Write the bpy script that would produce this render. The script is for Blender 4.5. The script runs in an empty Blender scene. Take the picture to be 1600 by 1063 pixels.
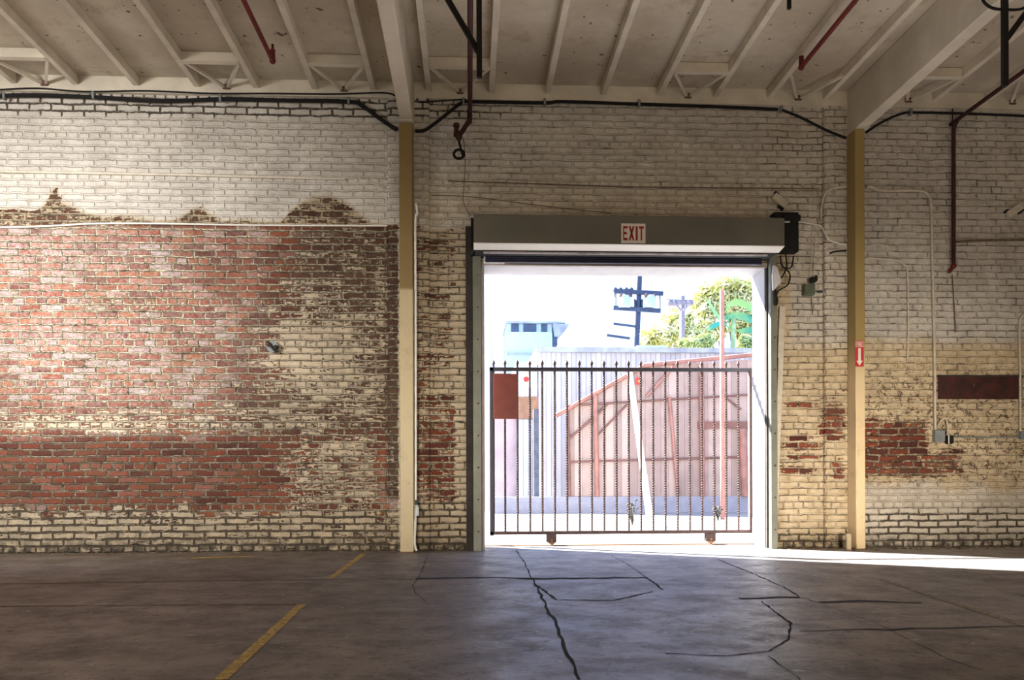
import bpy, math, random
import numpy as np
from mathutils import Vector, Matrix
random.seed(7); rng = np.random.default_rng(5)
C = bpy.context.scene
col = C.collection
# ------------------------------------------------------------------ camera
W, H, F = 1600.0, 1063.0, 1310.0
HOR = 740.0
CAMP = Vector((0.0, -8.76, 0.8))
YAW, ROLL = math.radians(-2.84), -0.003
CM = Matrix.Rotation(YAW, 3, 'Z') @ Matrix.Rotation(math.pi/2, 3, 'X') @ Matrix.Rotation(ROLL, 3, 'Z')
cd = bpy.data.cameras.new('camera'); cam = bpy.data.objects.new('camera', cd); col.objects.link(cam)
cam.matrix_world = Matrix.Translation(CAMP) @ CM.to_4x4()
cd.sensor_width = 36; cd.lens = 36*F/W; cd.shift_y = (HOR-H/2)/W; cd.clip_end = 300
C.camera = cam

def ray(px, py): return CM @ Vector(((px-W/2)/F, (HOR-py)/F, -1))
def at(px, py, Y=0.0):
    d = ray(px, py); t = (Y-CAMP.y)/d.y; return CAMP + d*t
def fl(px, py, z=0.0):
    d = ray(px, py); t = (z-CAMP.z)/d.z; return CAMP + d*t
CMI = np.array(CM.transposed())
def proj(P):
    q = (np.asarray(P)-np.array(CAMP)) @ CMI.T
    return W/2+F*q[:, 0]/-q[:, 2], HOR-F*q[:, 1]/-q[:, 2]
def X(px, Y=0.0, py=600): return at(px, py, Y).x
def Z(px, py, Y=0.0): return at(px, py, Y).z

# ------------------------------------------------------------------ mesh builder
class MB:
    def __init__(s): s.v = []; s.f = []; s.sm = []
    def add(s, vs, fs, smooth=False):
        n = len(s.v); s.v += [tuple(v) for v in vs]
        for f in fs: s.f.append(tuple(i+n for i in f)); s.sm.append(smooth)
        return s
    def box(s, x0, x1, y0, y1, z0, z1, b=0.0):
        x0, x1 = min(x0, x1), max(x0, x1); y0, y1 = min(y0, y1), max(y0, y1); z0, z1 = min(z0, z1), max(z0, z1)
        b = min(b, (x1-x0)*.45, (y1-y0)*.45, (z1-z0)*.45)
        if b <= 0:
            return s.add([(x, y, z) for z in (z0, z1) for y in (y0, y1) for x in (x0, x1)],
                  [(0,2,3,1),(4,5,7,6),(0,1,5,4),(2,6,7,3),(0,4,6,2),(1,3,7,5)])
        # bevelled box: rings
        def ring(xa, xb, ya, yb, z):
            return [(xa+b, ya, z), (xb-b, ya, z), (xb, ya+b, z), (xb, yb-b, z), (xb-b, yb, z), (xa+b, yb, z), (xa, yb-b, z), (xa, ya+b, z)]
        r = [ring(x0+b, x1-b, y0+b, y1-b, z0), ring(x0, x1, y0, y1, z0+b), ring(x0, x1, y0, y1, z1-b), ring(x0+b, x1-b, y0+b, y1-b, z1)]
        vs = sum(r, []); fs = [tuple(range(7, -1, -1)), tuple(range(24, 32))]
        for k in range(3):
            for i in range(8):
                j = (i+1) % 8; fs.append((k*8+i, k*8+j, k*8+8+j, k*8+8+i))
        return s.add(vs, fs)
    def tube(s, pts, r, n=8, smooth=True, twist=0.0, caps=True):
        pts = [Vector(p) for p in pts]
        rs = r if isinstance(r, (list, tuple)) else [r]*len(pts)
        vs = []; prev = None
        for i, p in enumerate(pts):
            a = pts[max(i-1, 0)]; c = pts[min(i+1, len(pts)-1)]
            t = (c-a)
            if t.length < 1e-9: t = Vector((0, 0, 1))
            t.normalize()
            if prev is None:
                u = t.orthogonal() if abs(t.z) < .99 else Vector((1, 0, 0)); u = (u - t*u.dot(t)).normalized()
            else:
                u = prev - t*prev.dot(t)
                u = u.normalized() if u.length > 1e-6 else t.orthogonal().normalized()
            prev = u; w = t.cross(u)
            for k in range(n):
                an = 2*math.pi*k/n + twist*i
                vs.append(p + (u*math.cos(an)+w*math.sin(an))*rs[i])
        fs = []
        for i in range(len(pts)-1):
            for k in range(n):
                j = (k+1) % n; fs.append((i*n+k, i*n+j, (i+1)*n+j, (i+1)*n+k))
        s.add(vs, fs, smooth)
        if caps:
            m = (len(pts)-1)*n
            s.add(vs[:n], [tuple(range(n-1, -1, -1))]); s.add(vs[m:m+n], [tuple(range(n))])
        return s
    def beam(s, a, b, w, h, up=(0, 0, 1)):
        a, b = Vector(a), Vector(b); t = (b-a).normalized(); u = Vector(up)
        sd = t.cross(u).normalized(); u = sd.cross(t).normalized()
        vs = [p + sd*(i*w/2) + u*(j*h/2) for p in (a, b) for (i, j) in ((-1,-1),(1,-1),(1,1),(-1,1))]
        return s.add(vs, [(0,3,2,1),(4,5,6,7),(0,1,5,4),(1,2,6,5),(2,3,7,6),(3,0,4,7)])
    def prism(s, poly, y0, y1):      # poly in (x,z), counter-clockwise seen from -y
        n = len(poly)
        vs = [(x, y0, z) for x, z in poly] + [(x, y1, z) for x, z in poly]
        fs = [tuple(range(n)), tuple(range(2*n-1, n-1, -1))]
        for i in range(n): j = (i+1) % n; fs.append((j, i, n+i, n+j))
        return s.add(vs, fs)
    def sphere(s, c, r, n=10, m=6, sc=(1, 1, 1)):
        vs = [(c[0], c[1], c[2]-r*sc[2])]
        for i in range(1, m):
            a = -math.pi/2+math.pi*i/m
            for k in range(n):
                b = 2*math.pi*k/n
                vs.append((c[0]+r*sc[0]*math.cos(a)*math.cos(b), c[1]+r*sc[1]*math.cos(a)*math.sin(b), c[2]+r*sc[2]*math.sin(a)))
        vs.append((c[0], c[1], c[2]+r*sc[2])); fs = []
        for k in range(n):
            j = (k+1) % n; fs.append((0, 1+j, 1+k)); q = 1+(m-2)*n
            fs.append((q+k, q+j, len(vs)-1))
            for i in range(m-2): fs.append((1+i*n+k, 1+i*n+j, 1+(i+1)*n+j, 1+(i+1)*n+k))
        return s.add(vs, fs, True)
    def build(s, name, mat, parent=None, origin=None):
        me = bpy.data.meshes.new(name); o = bpy.data.objects.new(name, me); col.objects.link(o)
        V = np.array(s.v, dtype=float)
        if parent is not None:
            L = wloc(parent); o.parent = parent
            if origin is None: origin = L
            o.location = Vector(origin)-L
        else:
            if origin is None: origin = Vector(((V[:, 0].min()+V[:, 0].max())/2, (V[:, 1].min()+V[:, 1].max())/2, V[:, 2].min()))
            o.location = origin
        V = V-np.array(origin)
        me.from_pydata(V.tolist(), [], s.f); me.polygons.foreach_set('use_smooth', s.sm); me.update()
        if mat: me.materials.append(mat)
        return o
def wloc(o):
    L = Vector(o.location)
    while o.parent: o = o.parent; L = L + Vector(o.location)
    return L
def tag(o, label=None, cat=None, group=None, kind=None):
    if label: o['label'] = label
    if cat: o['category'] = cat
    if group: o['group'] = group
    if kind: o['kind'] = kind
    return o
def thing(name, loc, label, cat, group=None, kind=None):
    o = bpy.data.objects.new(name, None); col.objects.link(o); o.location = loc; o.empty_display_size = .1
    return tag(o, label, cat, group, kind)
def cpy(o, parent=None, loc=None):
    c = o.copy(); col.objects.link(c)
    if parent is not None: c.parent = parent
    if loc is not None: c.location = loc
    return c
def smooth_path(pts, sub=6):
    P = [Vector(p) for p in pts]; out = []
    for i in range(len(P)-1):
        p0 = P[max(i-1, 0)]; p1 = P[i]; p2 = P[i+1]; p3 = P[min(i+2, len(P)-1)]
        for k in range(sub):
            t = k/sub
            out.append(.5*((2*p1)+(p2-p0)*t+(2*p0-5*p1+4*p2-p3)*t*t+(3*p1-p0-3*p2+p3)*t**3))
    out.append(P[-1]); return out
def cable(name, pxs, r, m, label, cat, Y=-.02, sub=6, group=None, parent=None):
    pts = [at(p[0], p[1], p[2] if len(p) > 2 else Y) for p in pxs]
    o = MB().tube(smooth_path(pts, sub) if sub > 1 else pts, r, 7).build(name, m, parent)
    if parent is None: tag(o, label, cat, group)
    return o

# ------------------------------------------------------------------ materials
class NT:
    def __init__(s, name):
        s.m = bpy.data.materials.new(name); s.m.use_nodes = True; s.t = s.m.node_tree; s.n = s.t.nodes; s.l = s.t.links
        s.b = s.n['Principled BSDF']
    def set(s, sock, v):
        if isinstance(v, bpy.types.NodeSocket): s.l.new(v, sock)
        else:
            if isinstance(v, (tuple, list)) and len(v) == 3 and sock.type == 'RGBA': v = (*v, 1)
            sock.default_value = v
    def math(s, op, a, b=0.0, c=0.0, clamp=False):
        n = s.n.new('ShaderNodeMath'); n.operation = op; n.use_clamp = clamp
        s.set(n.inputs[0], a); s.set(n.inputs[1], b); s.set(n.inputs[2], c); return n.outputs[0]
    def vmath(s, op, a, b=(0, 0, 0), sc=None):
        n = s.n.new('ShaderNodeVectorMath'); n.operation = op; s.set(n.inputs[0], a); s.set(n.inputs[1], b)
        if sc is not None: s.set(n.inputs[3], sc)
        return n.outputs[0]
    def mix(s, f, a, b, mode='MIX'):
        n = s.n.new('ShaderNodeMix'); n.data_type = 'RGBA'; n.blend_type = mode; n.clamp_factor = True
        s.set(n.inputs[0], f); s.set(n.inputs[6], a); s.set(n.inputs[7], b); return n.outputs[2]
    def noise(s, vec, scale, detail=4, rough=.6, out=0):
        n = s.n.new('ShaderNodeTexNoise'); s.set(n.inputs['Vector'], vec); n.inputs['Scale'].default_value = scale
        n.inputs['Detail'].default_value = detail; n.inputs['Roughness'].default_value = rough; return n.outputs[out]
    def step(s, v, lo, hi, a=0.0, b=1.0):
        n = s.n.new('ShaderNodeMapRange'); n.interpolation_type = 'SMOOTHSTEP'
        s.set(n.inputs[0], v); s.set(n.inputs[1], lo); s.set(n.inputs[2], hi); s.set(n.inputs[3], a); s.set(n.inputs[4], b); return n.outputs[0]
    def ramp(s, v, stops, const=False):
        n = s.n.new('ShaderNodeValToRGB'); s.set(n.inputs[0], v); e = n.color_ramp.elements
        if const: n.color_ramp.interpolation = 'CONSTANT'
        while len(e) < len(stops): e.new(.5)
        for i, (p, c) in enumerate(stops): e[i].position = p; e[i].color = (*c, 1)
        return n.outputs[0]
    def attr(s, name):
        n = s.n.new('ShaderNodeAttribute'); n.attribute_name = name
        q = s.n.new('ShaderNodeSeparateColor'); s.l.new(n.outputs[0], q.inputs[0]); return q.outputs[0], q.outputs[1], q.outputs[2]
    def geo(s, which='Position'):
        return s.n.new('ShaderNodeNewGeometry').outputs[which]
    def obj(s):
        return s.n.new('ShaderNodeTexCoord').outputs['Object']
    def sep(s, v):
        n = s.n.new('ShaderNodeSeparateXYZ'); s.set(n.inputs[0], v); return n.outputs
    def comb(s, x, y, z=0.0):
        n = s.n.new('ShaderNodeCombineXYZ'); s.set(n.inputs[0], x); s.set(n.inputs[1], y); s.set(n.inputs[2], z); return n.outputs[0]
    def bump(s, h, strength=.5, dist=.01):
        n = s.n.new('ShaderNodeBump'); n.inputs['Strength'].default_value = strength; n.inputs['Distance'].default_value = dist
        s.set(n.inputs['Height'], h); s.l.new(n.outputs[0], s.b.inputs['Normal']); return n
    def out(s, color=None, rough=None, metal=None):
        if color is not None: s.set(s.b.inputs['Base Color'], color)
        if rough is not None: s.set(s.b.inputs['Roughness'], rough)
        if metal is not None: s.set(s.b.inputs['Metallic'], metal)
        return s.m

def mat(name, c, rough=.6, metal=0.0, var=.25, scale=8.0, dirt=None, dirt_amt=.5, bump=0.0):
    t = NT(name); p = t.geo()
    n = t.noise(p, scale, 5)
    c2 = tuple(min(1, x*(1+var)) for x in c); c1 = tuple(x*(1-var) for x in c)
    cc = t.mix(t.step(n, .3, .7), c1, c2)
    if dirt is not None:
        d = t.noise(p, scale*2.7, 6, .7)
        cc = t.mix(t.step(d, 1-dirt_amt-.05, 1-dirt_amt+.1), cc, dirt)
    if bump: t.bump(n, bump, .01)
    return t.out(cc, rough, metal)

def brick_material():
    t = NT('peeling_painted_brick')
    P = t.geo(); x, y, z = t.sep(P)
    base = t.comb(t.math('ADD', x, t.math('MULTIPLY', y, -1.0)), z)
    nd = t.noise(base, 4.0, 2, .5, 1); nd2 = t.noise(base, 26.0, 3, .6, 1)
    v = t.vmath('ADD', base, t.vmath('SCALE', t.vmath('SUBTRACT', nd, (.5, .5, .5)), sc=.030))
    v = t.vmath('ADD', v, t.vmath('SCALE', t.vmath('SUBTRACT', nd2, (.5, .5, .5)), sc=.022))
    def brick(mortar, smooth, dz=0.0):
        b = t.n.new('ShaderNodeTexBrick'); b.offset = .5; b.offset_frequency = 2; b.squash = .5; b.squash_frequency = 6
        t.l.new(t.vmath('ADD', v, (0, dz, 0)) if dz else v, b.inputs['Vector'])
        b.inputs['Color1'].default_value = (0, 0, 0, 1); b.inputs['Color2'].default_value = (1, 1, 1, 1); b.inputs['Mortar'].default_value = (.5, .5, .5, 1)
        b.inputs['Scale'].default_value = 1; b.inputs['Mortar Size'].default_value = mortar; b.inputs['Mortar Smooth'].default_value = smooth
        b.inputs['Bias'].default_value = 0; b.inputs['Brick Width'].default_value = .218; b.inputs['Row Height'].default_value = .0705
        return b
    bw = brick(.014, .5); bn = brick(.0055, .8, .004); bl = brick(.012, .5, .003)
    r = bw.outputs['Color']; M = bw.outputs['Fac']; L = bn.outputs['Fac']; LW = bl.outputs['Fac']
    cov, joint, white = t.attr('mask_a'); dark, pale, crack = t.attr('mask_b'); redm, _q, _r = t.attr('mask_c')
    n1 = t.noise(base, 9, 6, .65); n2 = t.noise(base, 30, 5, .7); n3 = t.noise(base, 2.2, 5, .6); n4 = t.noise(base, 60, 4, .7)
    st = t.noise(t.comb(t.math('MULTIPLY', x, 9.0), t.math('MULTIPLY', z, 38.0)), 1, 5, .65)
    rr = t.math('ADD', t.math('MULTIPLY', r, .85), t.math('ADD', t.math('MULTIPLY', t.math('SUBTRACT', n2, .5), .7), t.math('MULTIPLY', t.math('SUBTRACT', n1, .45), .5)))
    bc = t.ramp(rr, [(0.0, (.10, .020, .012)), (.18, (.20, .038, .018)), (.38, (.30, .066, .03)), (.52, (.36, .12, .035)), (.64, (.40, .19, .15)), (.80, (.46, .36, .36)), (1, (.60, .57, .60))])
    bc = t.mix(t.math('MULTIPLY', pale, t.step(n1, .3, .6, .3, 1)), bc, t.mix(t.step(n2, .38, .62), (.40, .19, .16), (.66, .60, .60)))
    bc = t.mix(dark, bc, t.mix(t.step(n1, .35, .65), (.020, .010, .007), (.12, .035, .018)))
    bc = t.mix(redm, bc, t.ramp(rr, [(0, (.06, .012, .008)), (.3, (.15, .022, .012)), (.6, (.26, .045, .018)), (1, (.36, .10, .04))]))
    mc = t.mix(t.step(n2, .3, .7), (.70, .58, .40), (.95, .88, .72))
    mc = t.mix(t.math('MULTIPLY', dark, .8), mc, t.mix(t.step(n1, .4, .6), (.06, .04, .025), (.30, .22, .12)))
    mc = t.mix(t.math('MULTIPLY', redm, t.step(n1, .35, .6)), mc, (.10, .025, .014))
    mm = t.math('ADD', M, t.math('MULTIPLY', t.math('SUBTRACT', n2, .5), 1.5))
    mm = t.math('ADD', mm, t.math('MULTIPLY', t.math('SUBTRACT', n1, .5), .8))
    bare = t.mix(t.step(mm, .30, .50), bc, mc)
    ylw = t.mix(t.step(n1, .3, .7), (.57, .43, .245), (.76, .62, .42))
    wht = t.mix(t.step(n1, .3, .7), (.60, .565, .52), (.73, .70, .66))
    pc = t.mix(t.math('MULTIPLY', t.step(n3, .2, .8, .85, 1.0), white), ylw, wht)
    s = t.math('ADD', cov, t.math('MULTIPLY', t.math('SUBTRACT', n2, .5), 1.1))
    s = t.math('ADD', s, t.math('MULTIPLY', t.math('SUBTRACT', st, .5), 1.5))
    s = t.math('ADD', s, t.math('MULTIPLY', t.math('SUBTRACT', r, .5), .30))
    s = t.math('ADD', s, t.math('MULTIPLY', M, .20))
    paint = t.step(s, .46, .53)
    c = t.mix(paint, bare, pc)
    # dark rim where the paint has broken away, its edge shadow painted in
    rim = t.math('MULTIPLY', t.step(s, .38, .46), t.step(s, .46, .50, 1, 0))
    c = t.mix(t.math('MULTIPLY', rim, .55), c, (.05, .03, .018))
    vo = t.n.new('ShaderNodeTexVoronoi'); vo.feature = 'DISTANCE_TO_EDGE'; vo.inputs['Scale'].default_value = 15
    t.l.new(t.vmath('ADD', t.vmath('MULTIPLY', base, (.8, 1.3, 1)), t.vmath('SCALE', nd2, sc=.10)), vo.inputs['Vector'])
    ck = t.math('MULTIPLY', t.step(vo.outputs['Distance'], .02, .11, 1, 0), t.step(t.noise(base, 11, 4, .7), .47, .54))
    c = t.mix(t.math('MULTIPLY', ck, crack), c, (.05, .02, .010))
    jn = t.math('ADD', t.math('MULTIPLY', t.math('SUBTRACT', joint, .5), 1.35), t.math('MULTIPLY', t.math('SUBTRACT', t.noise(base, 5, 6, .75), .5), 2.4))
    LL = t.mix(t.step(jn, .35, .75), L, LW)
    jl = t.math('MULTIPLY', t.step(LL, .25, .8), t.step(jn, .0, .3))  # dark joint gaps plus shadow lines painted along the brick edges
    c = t.mix(t.math('MULTIPLY', jl, .94), c, (.022, .014, .008))
    joint_shade = t.math('MULTIPLY', t.step(L, .2, .95), t.step(t.noise(base, 7, 5, .75), .38, .66, .12, .75))  # soft shadow in the joints, painted as a faint tint
    c = t.mix(joint_shade, c, (.15, .12, .085))
    sp = t.step(t.noise(base, 55, 2, .5), .69, .73)
    c = t.mix(t.math('MULTIPLY', sp, .8), c, (.06, .04, .03))
    c = t.mix(t.math('MULTIPLY', dark, t.step(n1, .35, .6, .12, .62)), c, (.035, .024, .014))
    # soot and grime: broad, uneven
    so = t.math('MULTIPLY', t.step(n3, .38, .68), t.step(n4, .2, .8, .6, 1.0))
    c = t.mix(t.math('MULTIPLY', so, .33), c, (.16, .11, .06))
    g = t.math('MULTIPLY', t.step(z, 0, .22, 1, 0), t.step(n1, .35, .6))
    c = t.mix(g, c, (.06, .045, .03))
    h = t.math('SUBTRACT', t.math('MULTIPLY', paint, .4), t.math('MULTIPLY', M, 1.0))
    h = t.math('ADD', h, t.math('MULTIPLY', n2, .6)); h = t.math('SUBTRACT', h, t.math('MULTIPLY', jl, 1.0))
    t.bump(h, .9, .016)
    return t.out(c, .85)

def floor_material():
    t = NT('worn_concrete'); P = t.geo(); x, y, z = t.sep(P)
    a = t.noise(P, .6, 6, .65); b = t.noise(P, 3.0, 8, .72); d = t.noise(P, 16, 6, .75); e = t.noise(P, 60, 4, .7)
    sc = t.noise(t.comb(t.math('MULTIPLY', x, .8), t.math('MULTIPLY', y, 1.8)), 2.4, 8, .75)
    c = t.mix(t.step(a, .35, .65), (.135, .115, .116), (.24, .21, .208))
    c = t.mix(t.step(b, .42, .66, 0, .6), c, (.085, .07, .068))
    c = t.mix(t.step(sc, .50, .66, 0, .6), c, (.28, .245, .235))
    c = t.mix(t.step(d, .54, .62, 0, .75), c, (.045, .038, .042))
    c = t.mix(t.step(t.noise(P, 7, 7, .8), .55, .62, 0, .6), c, (.25, .22, .21))
    c = t.mix(t.step(e, .58, .64, 0, .7), c, (.03, .026, .03))
    c = t.mix(t.step(t.noise(P, 11, 4, .6), .66, .70, 0, .8), c, (.42, .38, .35))
    rb = t.math('MULTIPLY', t.step(y, -1.6, -.1), t.step(x, -.5, -2.0, 1, 0))
    rb = t.math('MULTIPLY', t.step(y, -1.5, -.05), t.step(x, -2.2, -.4, 1, 0))
    c = t.mix(t.math('MULTIPLY', rb, t.step(b, .3, .7)), c, (.13, .085, .045))
    # pale dust walked in at the doorway, colour raised to strengthen the sunlit bounce
    dust_lit = t.math('MULTIPLY', t.step(y, -2.6, -.2), t.step(x, -.8, 1.2))
    c = t.mix(t.math('MULTIPLY', dust_lit, t.step(b, .25, .6, .75, .35)), c, (.52, .50, .49))
    t.bump(t.math('ADD', b, t.math('MULTIPLY', d, .5)), .4, .008)
    return t.out(c, t.step(b, .3, .7, .38, .62))

def ceiling_mat():
    t = NT('ceiling_paint'); P = t.geo(); a = t.noise(P, .9, 5, .6); b = t.noise(P, 3.5, 6, .7)
    c = t.mix(t.step(a, .35, .65), (.50, .43, .34), (.68, .62, .52))
    c = t.mix(t.step(b, .52, .72, 0, .55), c, (.34, .25, .15))
    c = t.mix(t.step(t.noise(P, 9, 3, .5), .70, .73, 0, .85), c, (.07, .045, .03))
    c = t.mix(t.step(t.noise(P, 17, 2, .5), .72, .74, 0, .85), c, (.07, .045, .03))
    return t.out(c, .85)
M = {}
M['brick'] = brick_material()
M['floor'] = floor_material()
M['deck'] = ceiling_mat()
M['joist'] = mat('joist_paint', (.72, .66, .56), .7, var=.12, scale=3, dirt=(.22, .15, .09), dirt_amt=.30)
M['beam'] = mat('beam_paint', (.68, .62, .52), .65, var=.10, scale=2, dirt=(.25, .17, .10), dirt_amt=.27)
M['black'] = mat('black_rubber', (.007, .007, .008), .9, scale=20)
M['blackiron'] = mat('black_iron', (.010, .008, .008), .85, .3, scale=20)
M['red'] = mat('red_pipe_paint', (.15, .010, .010), .7, scale=12, dirt=(.05, .01, .01), dirt_amt=.35)
M['maroon'] = mat('maroon_pipe_paint', (.045, .007, .008), .7, scale=12)
M['housing'] = mat('olive_grey_housing', (.15, .145, .115), .45, .1, var=.10, scale=2)
M['alum'] = mat('pale_lip', (.93, .92, .88), .5, .0, var=.02)
M['rail'] = mat('rail_grey_green', (.20, .21, .17), .5, .2, var=.15, scale=4, dirt=(.08, .06, .04), dirt_amt=.3)
M['darkgap'] = mat('dark_brown', (.035, .028, .024), .8, var=.3)
M['lintel'] = mat('lintel_plaster', (.45, .39, .37), .8, var=.12, scale=8, dirt=(.12, .07, .05), dirt_amt=.3, bump=.4)
M['jamb'] = mat('white_jamb_paint', (.42, .42, .44), .7, var=.06, scale=8, dirt=(.25, .18, .15), dirt_amt=.22, bump=.4)
M['conduit'] = mat('painted_conduit', (.66, .60, .50), .5, var=.12, scale=14, dirt=(.28, .2, .12), dirt_amt=.35)
M['whitecord'] = mat('white_cord', (.82, .80, .74), .5, var=.08, scale=14)
M['thinwire'] = mat('thin_brown_wire', (.16, .11, .07), .6)
M['greymetal'] = mat('grey_metal_box', (.22, .25, .26), .6, .1, var=.15, scale=15)
M['teal'] = mat('teal_plastic', (.01, .06, .055), .5)
M['white'] = mat('white_enamel', (.82, .80, .74), .5, var=.04)
M['signwhite'] = mat('sign_white', (.86, .78, .70), .5, var=.04)
M['signred'] = mat('sign_red', (.30, .012, .015), .5, var=.08)
M['firered'] = mat('fire_red', (.55, .02, .02), .45, var=.08)
M['yellow'] = mat('worn_yellow_paint', (.46, .31, .08), .7, var=.25, scale=12, dirt=(.11, .085, .06), dirt_amt=.45)
M['faded'] = mat('faded_line_paint', (.32, .26, .17), .7, var=.25, scale=12, dirt=(.10, .085, .07), dirt_amt=.55)
M['crackm'] = mat('crack_shadow', (.012, .010, .010), .95)
M['plainwall'] = mat('hall_wall_paint', (.42, .38, .31), .85, var=.1)
M['panelred'] = mat('dark_red_board', (.045, .007, .005), .6, var=.5, scale=9, dirt=(.30, .2, .15), dirt_amt=.33)
M['iron'] = mat('gate_iron', (.085, .05, .045), .7, .0, var=.3, scale=14)
M['irondark'] = mat('gate_rail_iron', (.035, .032, .045), .6, 0, var=.2, scale=10)
M['lock'] = mat('lock_plate_red', (.22, .035, .022), .5, var=.12, scale=5)
M['rustwheel'] = mat('rusty_wheel', (.35, .17, .07), .6, var=.3, scale=20)
M['postwhite'] = mat('pale_post', (.75, .78, .85), .5, var=.05)
M['yard'] = mat('yard_concrete', (.27, .26, .255), .85, var=.1, scale=1.5)
M['bwhite'] = mat('white_stucco', (.88, .88, .88), .85, var=.03)
M['bblue'] = mat('pale_blue_siding', (.42, .60, .72), .7, var=.06, scale=2)
M['bdark'] = mat('dark_blue_vent', (.03, .06, .12), .6)
M['roofgrey'] = mat('roof_edge_grey', (.30, .35, .40), .6, var=.25, scale=3)
M['rust'] = mat('rust_red_steel', (.30, .14, .11), .6, var=.2, scale=5)
M['rustdark'] = mat('dark_rust_steel', (.16, .07, .055), .6, var=.2, scale=5)
M['polewood'] = mat('utility_pole_wood', (.05, .07, .12), .8, var=.2)
M['polefar'] = mat('far_pole_wood', (.24, .22, .26), .8, var=.2)
M['transf'] = mat('transformer_grey', (.50, .62, .68), .5, var=.05)
M['bark'] = mat('bark', (.16, .12, .08), .9)
M['leanpole'] = mat('pale_timber', (.75, .60, .50), .7, var=.1)
M['lowwall'] = mat('pinkish_block', (.40, .33, .36), .85, var=.12, scale=2)
M['brownbox'] = mat('brown_crate', (.28, .16, .10), .8, var=.2)
M['kerb'] = mat('blue_grey_kerb', (.26, .27, .33), .85, var=.08)

def stripes(name, c1, c2, period, axis=0, w=.12, bump=.6):
    t = NT(name); P = t.geo(); v = t.sep(P)[axis]
    f = t.math('FRACT', t.math('DIVIDE', v, period)); n = t.noise(P, 2.5, 5); n2 = t.noise(P, 12, 4)
    idn = t.n.new('ShaderNodeTexWhiteNoise'); idn.noise_dimensions = '1D'; t.l.new(t.math('FLOOR', t.math('DIVIDE', v, period)), idn.inputs['W'])
    c = t.mix(t.step(t.math('ADD', t.math('MULTIPLY', n, .7), t.math('MULTIPLY', idn.outputs['Value'], .5)), .35, .85), c1, c2)
    c = t.mix(t.math('MULTIPLY', t.step(f, 0, w, 1, 0), .6), c, tuple(q*.35 for q in c1))
    t.bump(t.math('MULTIPLY', t.step(f, 0, w), 1.0), bump, .01)
    return t.out(c, .7)
M['planks'] = stripes('weathered_planks', (.27, .20, .18), (.42, .32, .285), .16)
M['corr'] = stripes('pale_corrugated', (.36, .39, .45), (.48, .51, .57), .11, w=.3, bump=.8)

def leafmat(name, c1, c2):
    t = NT(name); P = t.geo(); n = t.noise(P, 1.6, 3)
    c = t.mix(t.step(n, .35, .65), c1, c2)
    t.b.inputs['Transmission Weight'].default_value = 0
    return t.out(c, .6)
M['leaf'] = leafmat('tree_leaves', (.55, .56, .16), (.97, .93, .62))
M['leafdark'] = leafmat('dark_leaves', (.25, .36, .10), (.62, .68, .30))
M['banana'] = leafmat('banana_leaf', (.06, .42, .26), (.40, .66, .20))

def column_mat(name, zs, top, low, soft=.02):
    t = NT(name); P = t.geo(); z = t.sep(P)[2]; n = t.noise(P, 6, 5, .7); n3 = t.noise(t.comb(t.math('MULTIPLY', t.sep(P)[0], 30), z), 1.5, 3)
    c = t.mix(t.step(z, zs-soft, zs+soft), low, top)
    c = t.mix(t.step(n, .5, .8, 0, .55), c, tuple(q*.55 for q in low))
    c = t.mix(t.step(t.noise(P, 25, 4, .6), .68, .72, 0, .6), c, (.10, .06, .03))
    return t.out(c, .5)

# ------------------------------------------------------------------ heights
Zjb = Z(735, 148)                 # joist underside
Zdk = Zjb + .095                  # deck underside
Zlb = Z(735, 155, -.05)           # ledger underside
XL, XR, YN = -7.2, 9.2, -12.5
ox0, ox1 = X(757), X(1195); oz1 = Z(960, 417); TH = .39
ZT = Zdk + .05

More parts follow.
